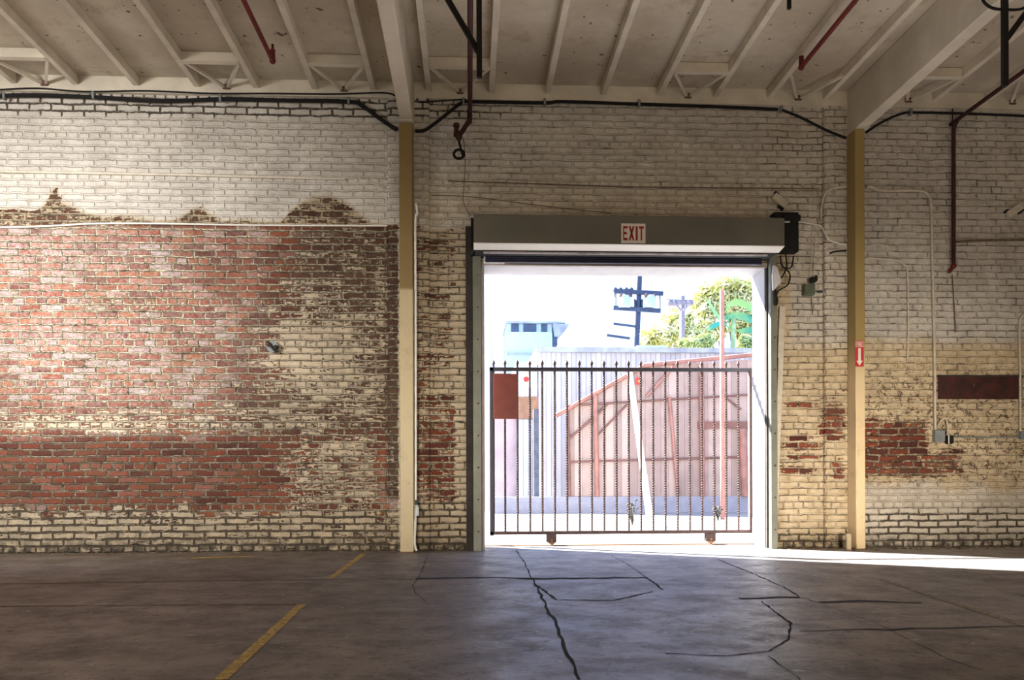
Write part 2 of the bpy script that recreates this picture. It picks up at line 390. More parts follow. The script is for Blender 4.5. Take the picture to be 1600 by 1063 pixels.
# ------------------------------------------------------------------ brick wall with masks
def smooth01(v, a, b):
    t = np.clip((v-a)/(b-a), 0, 1); return t*t*(3-2*t)
def blob(px, py, cx, cy, rx, ry, p=2.0):
    return np.exp(-(np.abs((px-cx)/rx)**p+np.abs((py-cy)/ry)**p))
def rect(px, py, x0, x1, y0, y1, s=8):
    return smooth01(px, x0-s, x0+s)*(1-smooth01(px, x1-s, x1+s))*smooth01(py, y0-s, y0+s)*(1-smooth01(py, y1-s, y1+s))
def fields(P):
    px, py = proj(P)
    wob = 5*np.sin(px*.071)+4*np.sin(px*.023+py*.05)+3*np.sin(py*.11+px*.013)
    cov = np.full(px.shape, 1.05); joint = np.full(px.shape, .12); white = np.ones(px.shape)
    dark = np.zeros(px.shape); pale = np.zeros(px.shape); crack = np.zeros(px.shape); red = np.zeros(px.shape)
    lerp = lambda a, b, m: a+(b-a)*m
    # left bay
    xs = [-300, 0, 45, 62, 78, 88, 96, 130, 170, 280, 300, 313, 330, 350, 440, 455, 470, 490, 512, 540, 560, 580, 610, 640]
    ys = [322, 322, 325, 322, 300, 288, 312, 332, 338, 340, 326, 320, 330, 342, 344, 328, 318, 308, 303, 314, 332, 346, 350, 350]
    yb = np.interp(px, xs, ys)
    left = 1-smooth01(px, 622, 626)
    m = left*smooth01(py+wob*.4, yb-2, yb+6)
    cov = lerp(cov, .44, m); white = lerp(white, .15, m); joint = lerp(joint, .6, m); dark = lerp(dark, .75, m)
    m2 = left*smooth01(py, 351, 357)
    cov = lerp(cov, .20, m2); dark = lerp(dark, .10, m2); white = lerp(white, .35, m2); joint = lerp(joint, .72, m2)
    mid = m2*(1-smooth01(px, 380, 470))*(1-smooth01(py, 640, 720))
    pale = lerp(pale, .30, mid); dark = lerp(dark, 0, mid)
    pale = np.maximum(pale, .75*m2*blob(px, py, 60, 395, 190, 50)); pale = np.maximum(pale, .6*m2*blob(px, py, 120, 520, 220, 40))
    pale = np.maximum(pale, .55*m2*blob(px, py, 200, 610, 250, 30))
    cov = np.maximum(cov, .62*m2*blob(px, py, 150, 660, 330, 30)); cov = np.maximum(cov, .50*m2*blob(px, py, 200, 478, 120, 22))
    dk = m2*smooth01(px+(py-360)*.35, 400, 520)*(1-smooth01(py, 660, 720))  # dark brown brick, with the shade toward the column painted in
    dark = np.maximum(dark, .85*dk); cov = lerp(cov, .40, dk)
    cr = m2*blob(px, py, 500, 560, 80, 75); cov = lerp(cov, .72, np.clip(cr*1.2, 0, 1))
    cov = np.maximum(cov, .62*m2*blob(px, py, 450, 650, 170, 40)); cov = np.maximum(cov, .64*m2*blob(px, py, 595, 470, 16, 130, 3)*.9)
    dark = lerp(dark, .2, m2*blob(px, py, 430, 560, 70, 60))
    rb = m2*rect(px, py, -400, 590, 683, 792, 14)*(1-.0*px)
    cov = lerp(cov, .16, rb*(1-smooth01(px, 380, 520))); dark = lerp(dark, .55, rb*(1-smooth01(px, 380, 520)))
    cov = lerp(cov, .52, rb*smooth01(px, 380, 520)); dark = lerp(dark, .75, rb*smooth01(px, 380, 520))
    red = np.maximum(red, .7*rb); red = np.maximum(red, .5*m2*rect(px, py, 300, 460, 365, 470, 30))
    bt = left*smooth01(py+wob, 786, 812)
    cov = lerp(cov, .72, bt); joint = lerp(joint, 1.0, bt); white = lerp(white, .25, bt); dark = lerp(dark, .8, bt)
    ds = left*rect(px, py, 604, 630, 365, 780, 4); cov = lerp(cov, .30, ds); dark = lerp(dark, .95, ds)
    # pier between left column and door
    pier = smooth01(px, 640, 644)*(1-smooth01(px, 738, 742))
    m = pier*smooth01(py+wob*.4, 352, 360)
    cov = lerp(cov, .56, m); white = lerp(white, .25, m); joint = lerp(joint, .75, m); dark = lerp(dark, .35, m)
    redz = m*smooth01(py, 520, 600)*(1-smooth01(py, 790, 810)); dark = lerp(dark, .15, redz); cov = lerp(cov, .38, redz); red = np.maximum(red, .8*redz)
    cov = lerp(cov, .92, m*rect(px, py, 712, 740, 350, 900, 5)); cov = lerp(cov, .85, pier*smooth01(py, 775, 800))
    cov = lerp(cov, .75, m*blob(px, py, 690, 590, 30, 40))
    joint = lerp(joint, 1.0, pier*smooth01(py, 770, 800))
    # above the door
    ad = smooth01(px, 650, 660)*(1-smooth01(py, 340, 360))
    white = lerp(white, .62, ad*smooth01(py, 250, 330)*(1-smooth01(px, 1180, 1260)))
    joint = lerp(joint, 1.0, smooth01(-py, -186+px*-.006, -177+px*-.006)); joint = np.maximum(joint, .48*smooth01(px, 640, 760)*(1-smooth01(py, 330, 400)))
    joint = lerp(joint, .42, smooth01(px, 660, 900)*(1-smooth01(py, 400, 500)))
    # right of the door
    rp = smooth01(px, 1190, 1194)*(1-smooth01(px, 1340, 1344))
    white = lerp(white, .85, rp); white = lerp(white, .15, rp*smooth01(py, 370, 400)*(1-smooth01(px, 1232, 1238)))
    white = lerp(white, .12, rp*smooth01(py+wob, 520, 560)); joint = lerp(joint, .55, rp)
    cov = lerp(cov, .78, rp*smooth01(py, 560, 600)); joint = lerp(joint, .95, rp*smooth01(py, 820, 835))
    for (cx, cy, rx, ry) in ((1250, 633, 28, 5), (1252, 684, 24, 5), (1256, 698, 30, 6), (1260, 714, 30, 5), (1245, 735, 26, 7), (1300, 660, 20, 30), (1306, 800, 14, 12), (1308, 740, 10, 22)):
        b = rp*blob(px, py, cx, cy, rx, ry, 4); cov = lerp(cov, .22, b); dark = lerp(dark, .15, b); red = np.maximum(red, b)
    cov = lerp(cov, 1.0, rp*rect(px, py, 1215, 1330, 750, 825, 6))
    # bay right of the right column
    rr = smooth01(px, 1340, 1346)
    joint = lerp(joint, .5, rr); white = lerp(white, .10, rr*smooth01(py+wob*.6, 522, 545)); cov = lerp(cov, .84, rr*smooth01(py, 560, 610))
    crack = rr*(smooth01(py, 545, 600)*(1-smooth01(py, 745, 775))); crack = crack*.95
    rd = rr*np.clip(rect(px, py, 1200, 1448, 655, 745, 7)+rect(px, py, 1340, 1505, 702, 742, 9)*.9, 0, 1)
    cov = lerp(cov, .27, rd); dark = lerp(dark, .35, rd); joint = lerp(joint, .6, rd); crack = crack*(1-rd*.5); red = np.maximum(red, rd)
    lo = rr*smooth01(py+wob, 750, 770); cov = lerp(cov, 1.0, lo); white = lerp(white, .75, lo); joint = lerp(joint, 1.0, rr*smooth01(py+wob*.4, 786, 806))
    joint = lerp(joint, .15, rr*rect(px, py, 1300, 1700, 750, 785, 8))
    joint = np.clip(joint, 0, 1)
    return cov, joint, white, dark, pale, crack, red, red, red
def paint_masks(o):
    me = o.data; n = len(me.vertices); co = np.empty(n*3); me.vertices.foreach_get('co', co)
    P = co.reshape(-1, 3)+np.array(wloc(o)); f = fields(P)
    for nm, tr in (('mask_a', f[:3]), ('mask_b', f[3:6]), ('mask_c', f[6:])):
        a = me.color_attributes.new(nm, 'FLOAT_COLOR', 'POINT')
        d = np.ones((n, 4)); d[:, 0], d[:, 1], d[:, 2] = tr; a.data.foreach_set('color', d.ravel())

def grid_faces(mb, xs, zs, y, skip=None):
    idx = {}; nx = len(xs)
    vs = [(x, y, z) for z in zs for x in xs]; fs = []
    for j in range(len(zs)-1):
        for i in range(nx-1):
            cx, cz = (xs[i]+xs[i+1])/2, (zs[j]+zs[j+1])/2
            if skip and skip(cx, cz): continue
            fs.append((j*nx+i, j*nx+i+1, (j+1)*nx+i+1, (j+1)*nx+i))
    mb.add(vs, fs)
def axis(a, b, step, extra=()):
    v = list(np.arange(a, b, step))+[b]+list(extra); v = sorted(set(round(q, 5) for q in v if a-1e-6 <= q <= b+1e-6)); return v
mb = MB()
xs = axis(XL, XR, .03, (ox0, ox1)); zs = axis(0, ZT+.15, .03, (oz1,))
grid_faces(mb, xs, zs, 0.0, lambda x, z: ox0 < x < ox1 and z < oz1)
# outer skin
for (a, b, c, d) in ((XL, ox0, 0, ZT+.15), (ox1, XR, 0, ZT+.15), (ox0, ox1, oz1, ZT+.15)):
    mb.add([(a, TH, c), (b, TH, c), (b, TH, d), (a, TH, d)], [(3, 2, 1, 0)])
wall = mb.build('wall_back', M['brick'], origin=(0, 0, 0)); tag(wall, kind='structure'); paint_masks(wall)
# reveal faces of the opening (part of the setting)
rv = MB()
g = .012
rv.box(ox1, ox1+.02, .0, TH, 0, oz1)
rv.box(ox0-.02, ox0, .0, TH, 0, oz1)
rv.build('trim_1', M['jamb'], origin=(ox1, 0, 0))['kind'] = 'structure'
rv = MB(); rv.box(ox0-.02, ox1+.02, .0, TH, oz1-.004, oz1+.05)
rv.build('trim_2', M['jamb'])['kind'] = 'structure'

# pilasters
def pilaster(px0, px1, th, name):
    x0, x1 = X(px0, -th), X(px1, -th); zt = Zlb
    m = MB(); b = .03
    prof = [(x0, 0.0)] + [(x0+b-b*math.cos(a), -th+b-b*math.sin(a)) for a in np.linspace(0, math.pi/2, 5)] + \
           [(x, -th) for x in np.linspace(x0+b, x1-b, 12)[1:-1]] + [(x1-b+b*math.sin(a), -th+b-b*math.cos(a)) for a in np.linspace(0, math.pi/2, 5)] + [(x1, 0.0)]
    zz = axis(0, zt, .03); n = len(prof)
    vs = [(x, y, z) for z in zz for x, y in prof]; fs = []
    for j in range(len(zz)-1):
        for i in range(n-1): fs.append((j*n+i, j*n+i+1, (j+1)*n+i+1, (j+1)*n+i))
    m.add(vs, fs, True)
    o = m.build(name, M['brick']); tag(o, kind='structure'); paint_masks(o); return o
pilaster(606, 672, .05, 'trim_3')
pilaster(1289, 1352, .055, 'trim_4')

# other walls, floor, ceiling
def quad_box(name, m, *a):
    o = MB().box(*a).build(name, m); o['kind'] = 'structure'; return o
quad_box('wall_left', M['plainwall'], XL-.2, XL, YN, TH, 0, ZT+.15)
quad_box('wall_right', M['plainwall'], XR, XR+.2, YN, TH, 0, ZT+.15)
quad_box('wall_front', M['plainwall'], XL, XR, YN-.2, YN, 0, ZT+.15)
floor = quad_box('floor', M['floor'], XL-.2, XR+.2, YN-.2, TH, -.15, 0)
ceil = quad_box('ceiling', M['deck'], XL-.2, XR+.2, YN-.2, .02, Zdk, Zdk+.12)
quad_box('ground', M['yard'], -22, 32, TH, 60, -.3, -.005)

# floor cracks and painted lines
def ribbon(name, pts, w, m, jag=0.0, z=.0025, sub=1):
    P = [fl(*p) for p in pts]; Q = []
    for i in range(len(P)-1):
        L = (P[i+1]-P[i]).length; n = max(1, int(L/(.11 if jag > .01 else .06))) if jag else 1
        for k in range(n):
            q = P[i].lerp(P[i+1], k/n)
            if jag and (i or k): q = q+Vector((random.uniform(-jag, jag), random.uniform(-jag, jag), 0))
            Q.append(q)
    Q.append(P[-1]); vs = []
    for i, q in enumerate(Q):
        t = (Q[min(i+1, len(Q)-1)]-Q[max(i-1, 0)]); t.z = 0; t.normalize(); s = Vector((-t.y, t.x, 0))
        ww = w*(random.uniform(.5, 1.4) if jag else 1)/2
        vs += [(q-s*ww)+Vector((0, 0, z)), (q+s*ww)+Vector((0, 0, z))]
    m_ = MB().add(vs, [(2*i, 2*i+2, 2*i+3, 2*i+1) for i in range(len(Q)-1)])
    o = m_.build(name, m, floor); return o
ribbon('painted_line', [(345, 1063), (472, 945)], .055, M['yellow'])
ribbon('painted_line', [(516, 905), (568, 866)], .055, M['yellow'])
ribbon('painted_line', [(1375, 905), (1600, 978)], .055, M['faded'])
ribbon('painted_line', [(300, 873), (395, 870)], .10, M['yellow'])
for pts, w, j in (
    ([(905, 1063), (880, 1000), (862, 965), (848, 935), (835, 912), (828, 900)], .014, .012),
    ([(828, 900), (820, 880), (806, 859)], .008, .01),
    ([(650, 905), (745, 903), (850, 905), (1010, 903)], .06, .022),
    ([(1010, 903), (1036, 922)], .014, .008),
    ([(1010, 903), (985, 885), (955, 868)], .005, .006),
    ([(668, 870), (655, 903), (645, 915), (652, 930), (664, 940)], .006, .006),
    ([(1120, 874), (1160, 890), (1225, 918), (1250, 933), (1275, 942)], .009, .008),
    ([(1155, 936), (1250, 934)], .05, .03), ([(1280, 942), (1350, 939), (1440, 943)], .05, .03),
    ([(1250, 987), (1600, 980)], .018, .02),
    ([(1190, 940), (1235, 975), (1232, 1000), (1200, 1018), (1140, 1026), (1040, 1022)], .010, .006),
    ([(1200, 1026), (1235, 1050), (1250, 1063)], .005, .006),
    ([(1275, 942), (1370, 975), (1480, 1030), (1540, 1050)], .004, .006),
    ([(1218, 888), (1210, 893), (1180, 892)], .006, .004),
    ([(835, 912), (870, 938), (960, 939), (1020, 925)], .015, .006),
    ([(1590, 930), (1640, 940)], .02, .008),
    ([(0, 913), (200, 910), (400, 907), (650, 905)], .03, .004),
    ([(0, 948), (250, 946), (470, 945)], .02, .004)):
    ribbon('crack', pts, w*1.1, M['faded'] if pts[0][0] == 0 else M['crackm'], j)
# dirt drift at the foot of the right wall
m_ = MB()
for k in range(160):
    p = at(random.uniform(1215, 1640), 700, 0); yy = -abs(random.gauss(0, .16))-.03; r = random.uniform(.006, .028)
    m_.sphere((p.x, yy, 0.0), r, 6, 4, (1.3, 1, .35))
for k in range(110):
    p = at(random.uniform(-40, 620), 700, 0); yy = -abs(random.gauss(0, .07))-.02; r = random.uniform(.005, .02)
    m_.sphere((p.x, yy, 0.0), r, 6, 4, (1.3, 1, .4))
o = m_.build('debris', mat('brown_debris', (.16, .11, .07), .9)); tag(o, 'crumbs of brown plaster and dirt along the foot of the brick wall', 'debris', kind='stuff')

# ------------------------------------------------------------------ ceiling timbers
lx0, lx1 = X(560), X(1320)
def ledger(name, a, b):
    quad_box(name, M['joist'], a, b, -.05, 0.0, Zlb, Zdk)
bl = (X(626, -.2, 190), X(646, -.2, 190)); br = (X(1334, -.2, 200), X(1352, -.2, 200))
ledger('trim_5', XL, bl[0]); ledger('trim_6', bl[1], br[0]); ledger('trim_7', br[1], XR)
zbl = Z(636, 190, -.25); zbr = Z(1343, 200, -.25)
def roof_beam(xa, xb, z0, label):
    t = thing('roof_beam', ((xa+xb)/2, -.3, z0), label, 'beam', kind='thing')
    MB().box(xa, xb, YN+.005, -.002, z0, Zdk-.003, .006).build('timber', M['beam'], t)
    # seat plate over the column
    MB().box(xa-.006, xb+.006, -.30, -.06, z0-.008, z0+.001).build('bearing_plate', M['beam'], t)
    return t
roof_beam(bl[0], bl[1], zbl, 'cream painted roof beam resting on the column left of the doorway')
roof_beam(br[0], br[1], zbr, 'deep cream roof beam resting on the column right of the doorway')
# joists: x of each joist end on the wall
jl_px = [-72, 22, 118, 213, 308, 400, 492, 583]; jm_px = [670, 768, 856, 943, 1031, 1118, 1203, 1290]; jr_px = [1378, 1460, 1541, 1622, 1700]
JW = .058
proto = None
ordn = ['first', 'second', 'third', 'fourth', 'fifth', 'sixth', 'seventh', 'eighth']
def joist(px, label, grp):
    global proto
    x = X(px, -.05, 148)
    if proto is None:
        proto = MB().box(x-JW/2, x+JW/2, YN+.01, -.051, Zjb, Zdk+.0, .004).build('ceiling_joist', M['joist']); o = proto; o.location.x = x
    else:
        o = cpy(proto); o.location.x = x
    tag(o, label, 'joist', grp, 'thing'); return x
JX = {}
for i, p in enumerate(jl_px):
    k = len(jl_px)-1-i
    JX[p] = joist(p, f'cream painted ceiling joist, {ordn[k]} to the left of the left roof beam', 'ceiling joists left of the left beam')
for i, p in enumerate(jm_px):
    JX[p] = joist(p, f'cream painted ceiling joist, {ordn[i]} to the right of the left roof beam', 'ceiling joists between the two beams')
for i, p in enumerate(jr_px):
    JX[p] = joist(p, f'cream painted ceiling joist, {ordn[i]} to the right of the deep right beam', 'ceiling joists right of the right beam')
def brace(pa, pb, label, block=True):
    xa, xb = JX[pa]+JW/2, JX[pb]-JW/2; yb = -.58; xm = (xa+xb)/2
    t = thing('joist_bracing', (xm, -.3, Zjb), label, 'bracing', 'bracing between ceiling joists')
    if block:
        MB().box(xa, xb, yb-.02, yb+.02, Zjb+.002, Zdk-.004).build('crosspiece', M['joist'], t)
        MB().box(xa+.002, xb-.002, yb-.034, yb+.034, Zjb-.004, Zjb+.001).build('flange', M['joist'], t)
    for xx in (xa+.012, xb-.012):
        MB().beam((xx, yb+.04, Zjb+.02), (xm+(.02 if xx > xm else -.02), -.07, Zjb+.005), .028, .028).build('strut', M['joist'], t)
    MB().box(xm-.035, xm+.035, -.075, -.051, Zjb-.02, Zjb+.03, .004).tube([(xm, -.09, Zjb+.005), (xm, -.07, Zjb+.005)], .014, 6).build('anchor_plate', M['rustdark'], t)
brace(22, 118, 'white bracing with two struts at the far left end of the ceiling')
brace(308, 400, 'white bracing with two struts left of the left red ceiling pipe')
brace(492, 583, 'white bracing with two struts just left of the left roof beam')
brace(670, 768, 'white bracing with two struts behind the hanging red pipe')
brace(1031, 1118, 'cream bracing with two struts left of the right red ceiling pipe')
brace(1203, 1290, 'pair of cream struts under the ceiling just left of the deep beam', False)
brace(1378, 1460, 'cream bracing with two struts just right of the deep beam')
brace(1541, 1622, 'cream bracing in the far right corner of the ceiling')

# ------------------------------------------------------------------ columns
def column(pa, pb, z1, cm, label, yf=-.25, yb=-.06):
    xa, xb = X(pa, yf), X(pb, yf)
    t = thing('steel_column', ((xa+xb)/2, (yf+yb)/2, 0), label, 'column', kind='thing')
    MB().box(xa, xb, yf, yb, 0.006, z1-.009, .006).build('shaft', cm, t)
    MB().box(xa-.025, xb+.025, yf-.03, yb, 0.0, .006).build('base_plate', M['rustdark'], t)
    return t, xa, xb
zc1 = Z(636, 452, -.25)
c1, c1a, c1b = column(624.5, 645.5, zbl, column_mat('column_paint_left', zc1, (.25, .17, .06), (.56, .46, .28)), 'square cream and ochre steel column left of the doorway')
c2, c2a, c2b = column(1337, 1352, zbr, column_mat('column_paint_right', Z(1343, 560, -.25), (.36, .26, .09), (.74, .58, .35), .25), 'square ochre and cream column carrying the red arrow sign')

# fire extinguisher arrow sign
yf = -.2515
xa, xb = X(1336.3, yf), X(1349.5, yf); za, zb = Z(1343, 573, yf), Z(1343, 532, yf)
t = thing('fire_extinguisher_sign', ((xa+xb)/2, yf, za), 'narrow red sign with white FIRE panel and down arrow on the right column', 'sign')
MB().box(xa, xb, yf-.003, yf+.001, za, zb).build('plate', M['firered'], t)
w = xb-xa; h = zb-za; cx = (xa+xb)/2
def px_box(mb, x0, x1, z0, z1, y0, y1): mb.box(x0, x1, y0, y1, z0, z1)
mm = MB(); e = .05*w
for (a, b, c_, d) in ((xa+e, xb-e, zb-.03*h, zb-.045*h), (xa+e, xb-e, zb-.245*h, zb-.26*h), (xa+e, xa+2*e, zb-.26*h, zb-.03*h), (xb-2*e, xb-e, zb-.26*h, zb-.03*h)):
    mm.box(a, b, yf-.005, yf-.003, min(c_, d), max(c_, d))
mm.prism([(cx-.16*w, zb-.30*h), (cx-.16*w, za+.22*h), (cx-.36*w, za+.22*h), (cx, za+.03*h), (cx+.36*w, za+.22*h), (cx+.16*w, za+.22*h), (cx+.16*w, zb-.30*h)], yf-.005, yf-.003)
mm.build('arrow_mark', M['white'], t)
# lettering helper: block strokes in a 0..1 cell
def strokes(ch):
    s = .24
    return {'E': [((0, 0), (s, 0), (s, 1), (0, 1)), ((s, 0), (1, 0), (1, .17), (s, .17)), ((s, .42), (.85, .42), (.85, .58), (s, .58)), ((s, .83), (1, .83), (1, 1), (s, 1))],
            'X': [((0, 0), (.30, 0), (1, 1), (.70, 1)), ((.70, 0), (1, 0), (.30, 1), (0, 1))],
            'I': [((0, 0), (1, 0), (1, 1), (0, 1))],
            'T': [((0, .83), (1, .83), (1, 1), (0, 1)), ((.35, 0), (.65, 0), (.65, .83), (.35, .83))],
            'F': [((0, 0), (s, 0), (s, 1), (0, 1)), ((s, .42), (.85, .42), (.85, .58), (s, .58)), ((s, .83), (1, .83), (1, 1), (s, 1))],
            'R': [((0, 0), (s, 0), (s, 1), (0, 1)), ((s, .83), (.8, .83), (.95, .7), (.95, 1)), ((s, .83), (1, .83), (1, 1), (s, 1)), ((.76, .45), (1, .45), (1, .83), (.76, .83)), ((s, .42), (1, .42), (1, .56), (s, .56)), ((.45, .42), (.75, 0), (1, 0), (.72, .42))]}[ch]
def letters(mb, word, x0, x1, z0, z1, y0, y1, widths=None):
    widths = widths or {'I': .42}; tot = sum(widths.get(c, 1) for c in word)+.22*(len(word)-1); u = (x1-x0)/tot; x = x0
    for c in word:
        w_ = u*widths.get(c, 1)
        for q in strokes(c): mb.prism([(x+a*w_, z0+b*(z1-z0)) for a, b in q], y0, y1)
        x += w_+.22*u
lt = MB(); letters(lt, 'FIRE', xa+.18*w, xb-.18*w, zb-.225*h, zb-.075*h, yf-.0055, yf-.003); lt.build('lettering', M['white'], t)

# ------------------------------------------------------------------ roller door
yh = -.42
hx0, hx1 = X(740, yh, 370), X(1226, yh, 370)
hz0, hz1 = Z(980, 389, yh), Z(980, 337.5, yh)
door = thing('roller_door', ((hx0+hx1)/2, -.2, 0), 'rolled up grey steel roller door with long box housing over the doorway', 'roller door', kind='thing')
MB().box(hx0, hx1, yh, -.002, hz0+.038, hz1, .004).build('housing', M['housing'], door)
lipm = MB(); A_, B_ = hx0, hx1
lipm.add([(A_, yh-.004, hz0+.043), (B_, yh-.004, hz0+.043), (B_-.03, yh+.075, hz0-.002), (A_, yh+.075, hz0-.002), (A_, yh+.02, hz0+.06), (B_, yh+.02, hz0+.06), (B_-.03, yh+.09, hz0-.002), (A_, yh+.09, hz0-.002)],
    [(3, 2, 1, 0), (0, 1, 5, 4), (4, 5, 6, 7), (3, 7, 6, 2), (0, 4, 7, 3), (1, 2, 6, 5)])
lipm.build('lip', M['alum'], door)['label'] = 'pale lower edge of the housing'
# soffit, hanging slats
MB().box(hx0+.01, hx1-.05, yh+.10, -.03, hz0-.006, hz0+.04).build('soffit', M['black'], door)
cu = MB()
cu.box(hx0+.10, hx1-.14, yh+.10, yh+.12, hz0-.030, hz0-.012)
cu.build('bottom_bar', mat('bottom_bar_paint', (.50, .46, .48), .4, .3), door)
cu = MB()
for k in range(3): cu.tube([(hx0+.12, -.20, hz0-.04-k*.02), (hx1-.16, -.20, hz0-.04-k*.02)], .016, 6)
cu.build('curtain', mat('dark_blue_slats', (.018, .02, .05), .4, .3), door)
# end plate and bracket on the right
ex0, ex1 = X(1226, -.2, 370), X(1243, -.03, 370)
MB().box(hx1+.002, ex1, -.12, -.003, Z(1235, 398), Z(1235, 337), .006).build('end_plate', M['black'], door)
MB().box(X(1217), X(1243), -.16, -.12, Z(1235, 345, -.14), Z(1235, 336, -.14), .004).build('bracket', M['black'], door)
ex = hx0-.015
MB().box(ex-.012, ex+.014, yh+.06, -.003, hz0-.01, hz1-.02).build('end_plate', M['blackiron'], door)
# guide rails
def rail(pa, pb, pz, nm):
    a, b = X(pa, -.10), X(pb, -.10); z1 = Z((pa+pb)/2, pz, -.1); m_ = MB()
    m_.box(a, b, -.11, -.09, 0, z1, .003); m_.box(a, a+.012, -.09, -.003, 0, z1); m_.box(b-.012, b, -.09, -.003, 0, z1)
    r = m_.build('guide_rail', M['rail'], door)
    for k in range(9):
        zz = .2+k*(z1-.4)/8; MB().sphere(((a+b)/2+.01, -.112, zz), .010, 6, 4).build('bolt', M['rustdark'], r)
rail(739, 752, 400, 'left'); rail(1204, 1214, 398, 'right')
MB().box(X(728, -.05), X(739, -.05), -.08, -.003, 0, Z(733, 355, -.05)).build('dark_side_strip', M['darkgap'], door)['label'] = 'dark strip beside the left rail'  # dark strip filling the gap beside the left rail
MB().beam((X(1222, -.03, 480), -.03, Z(1222, 480)), (X(1208, -.03, 852), -.03, 0.0), .06, .03, (0, 1, 0)).build('side_strip', M['conduit'], door)
MB().beam((X(1214, -.06, 470), -.065, Z(1214, 560)), (X(1206, -.06, 852), -.065, 0.0), .018, .012, (0, 1, 0)).build('cover_strip', M['blackiron'], door)
# lintel and rough edges
lt_ = MB(); lt_.box(ox0-.02, ox1+.02, -.03, -.001, oz1-.002, Z(960, 410)); lt_.build('lintel_board', M['lintel'], door)
MB().box(X(756, -.06), X(789, -.06), -.09, -.02, Z(780, 411, -.06), Z(780, 401, -.06), .004).build('stop_block', M['white'], door)
MB().box(X(1196), X(1204), -.03, -.001, 0, oz1-.003).build('inner_board', M['darkgap'], door)
MB().box(X(752.5), X(757), -.02, -.001, 0, oz1-.003).build('inner_board', M['lintel'], door)
# wires of the motor
for pts in (((1219, 400), (1222, 415), (1234, 428), (1231, 445), (1216, 455), (1212, 470)), ((1227, 395), (1229, 415), (1224, 430), (1215, 440)), ((1240, 400), (1236, 418), (1224, 418), (1219, 409))):
    cable('loose_wire', [(a, b, -.13) for a, b in pts], .008, M['black'], None, None, parent=door)
# cloth bag hanging by the motor
bx = MB(); pts = [(1209, 413), (1215, 418), (1222, 440), (1215, 447), (1208, 455), (1207, 430)]
poly = [(at(a, b, -.16).x, at(a, b, -.16).z) for a, b in pts][::-1]
bx.prism(poly, -.17, -.12)
o = bx.build('plastic_bag', mat('pale_plastic', (.70, .69, .72), .4, var=.12, scale=20, bump=.8)); tag(o, 'crumpled pale plastic bag hanging at the top of the right door rail', 'bag')
o.modifiers.new('bevel', 'BEVEL').width = .012
bk = MB(); bk.sphere(at(1213, 470, -.15), .035, 8, 6, (.6, .5, 1.6)); bk.sphere(at(1212, 460, -.15), .03, 8, 6, (.5, .5, 1.8))
o = bk.build('black_tape_bundle', M['black']); tag(o, 'black bundle of tape hanging below the pale plastic bag', 'bundle')

# EXIT sign
ys = yh-.006
xa, xb = X(970.5, ys, 365), X(1008.5, ys, 365); za, zb = Z(989, 380, ys), Z(989, 349.5, ys)
t = thing('exit_sign', ((xa+xb)/2, ys, za), 'white EXIT sign with dark red letters on the grey door housing', 'sign')
MB().box(xa, xb, ys-.004, ys+.005, za, zb, .001).build('plate', M['signwhite'], t)
lt = MB(); w = xb-xa; h = zb-za
letters(lt, 'EXIT', xa+.08*w, xb-.07*w, za+.13*h, zb-.14*h, ys-.006, ys-.003, {'I': .38, 'E': .8, 'T': .9, 'X': 1.05}); lt.build('lettering', M['signred'], t)

# ------------------------------------------------------------------ cables, pipes
cab = 'cable'
main = [(-60, 156), (0, 150), (60, 149), (150, 152), (250, 158), (350, 155), (450, 157), (545, 159), (565, 165), (600, 190), (620, 203)]
cable('power_cable', [(a, b, -.07) for a, b in main], .021, M['black'], 'thick black cable sagging along the top of the left wall', cab)
cable('power_cable', [(a, b, -.07) for a, b in ((649, 205), (665, 203), (690, 185), (722, 160), (735, 159), (850, 161), (880, 159), (1000, 163), (1120, 167), (1215, 171))], .017, M['black'], 'thick black cable running over the roller door housing', cab)
cable('power_cable', [(a, b, -.10) for a, b in ((1222, 172), (1250, 183), (1290, 203), (1322, 216))], .014, M['black'], 'short black cable sloping down to the right column', cab)
cable('power_cable', [(a, b, -.06) for a, b in ((1353, 207), (1380, 190), (1412, 177), (1440, 176), (1520, 178), (1640, 183))], .013, M['black'], 'black cable along the top of the wall right of the right column', cab)
cable('thin_cable', [(a, b, -.075) for a, b in ((-60, 143), (0, 140), (60, 138), (130, 143), (230, 142), (330, 146), (420, 146), (520, 147), (598, 145), (618, 150))], .008, M['black'], 'thin dark cable above the thick cable on the left wall', cab)
cable('thin_cable', [(a, b, -.06) for a, b in ((655, 160), (700, 157), (728, 155))], .007, M['black'], 'short thin dark cable right of the left roof beam', cab)
cl = None
for i, (a, b, Y) in enumerate([(8, 152, -.07), (147, 151, -.07), (345, 155, -.07), (545, 159, -.07), (724, 160, -.07), (851, 161, -.07), (998, 163, -.07), (1220, 172, -.07), (1422, 177, -.07)]):
    p = at(a, b, Y)
    if cl is None:
        cl = MB().box(p.x-.012, p.x+.012, p.y-.035, -.051, p.z-.03, p.z+.04, .004).build('cable_clip', M['greymetal'], origin=p); o = cl
    else: o = cpy(cl, loc=p)
    tag(o, f'small grey clip holding the black cable, {(ordn+["ninth"])[i]} from the left', 'clip', 'clips on the black cable')
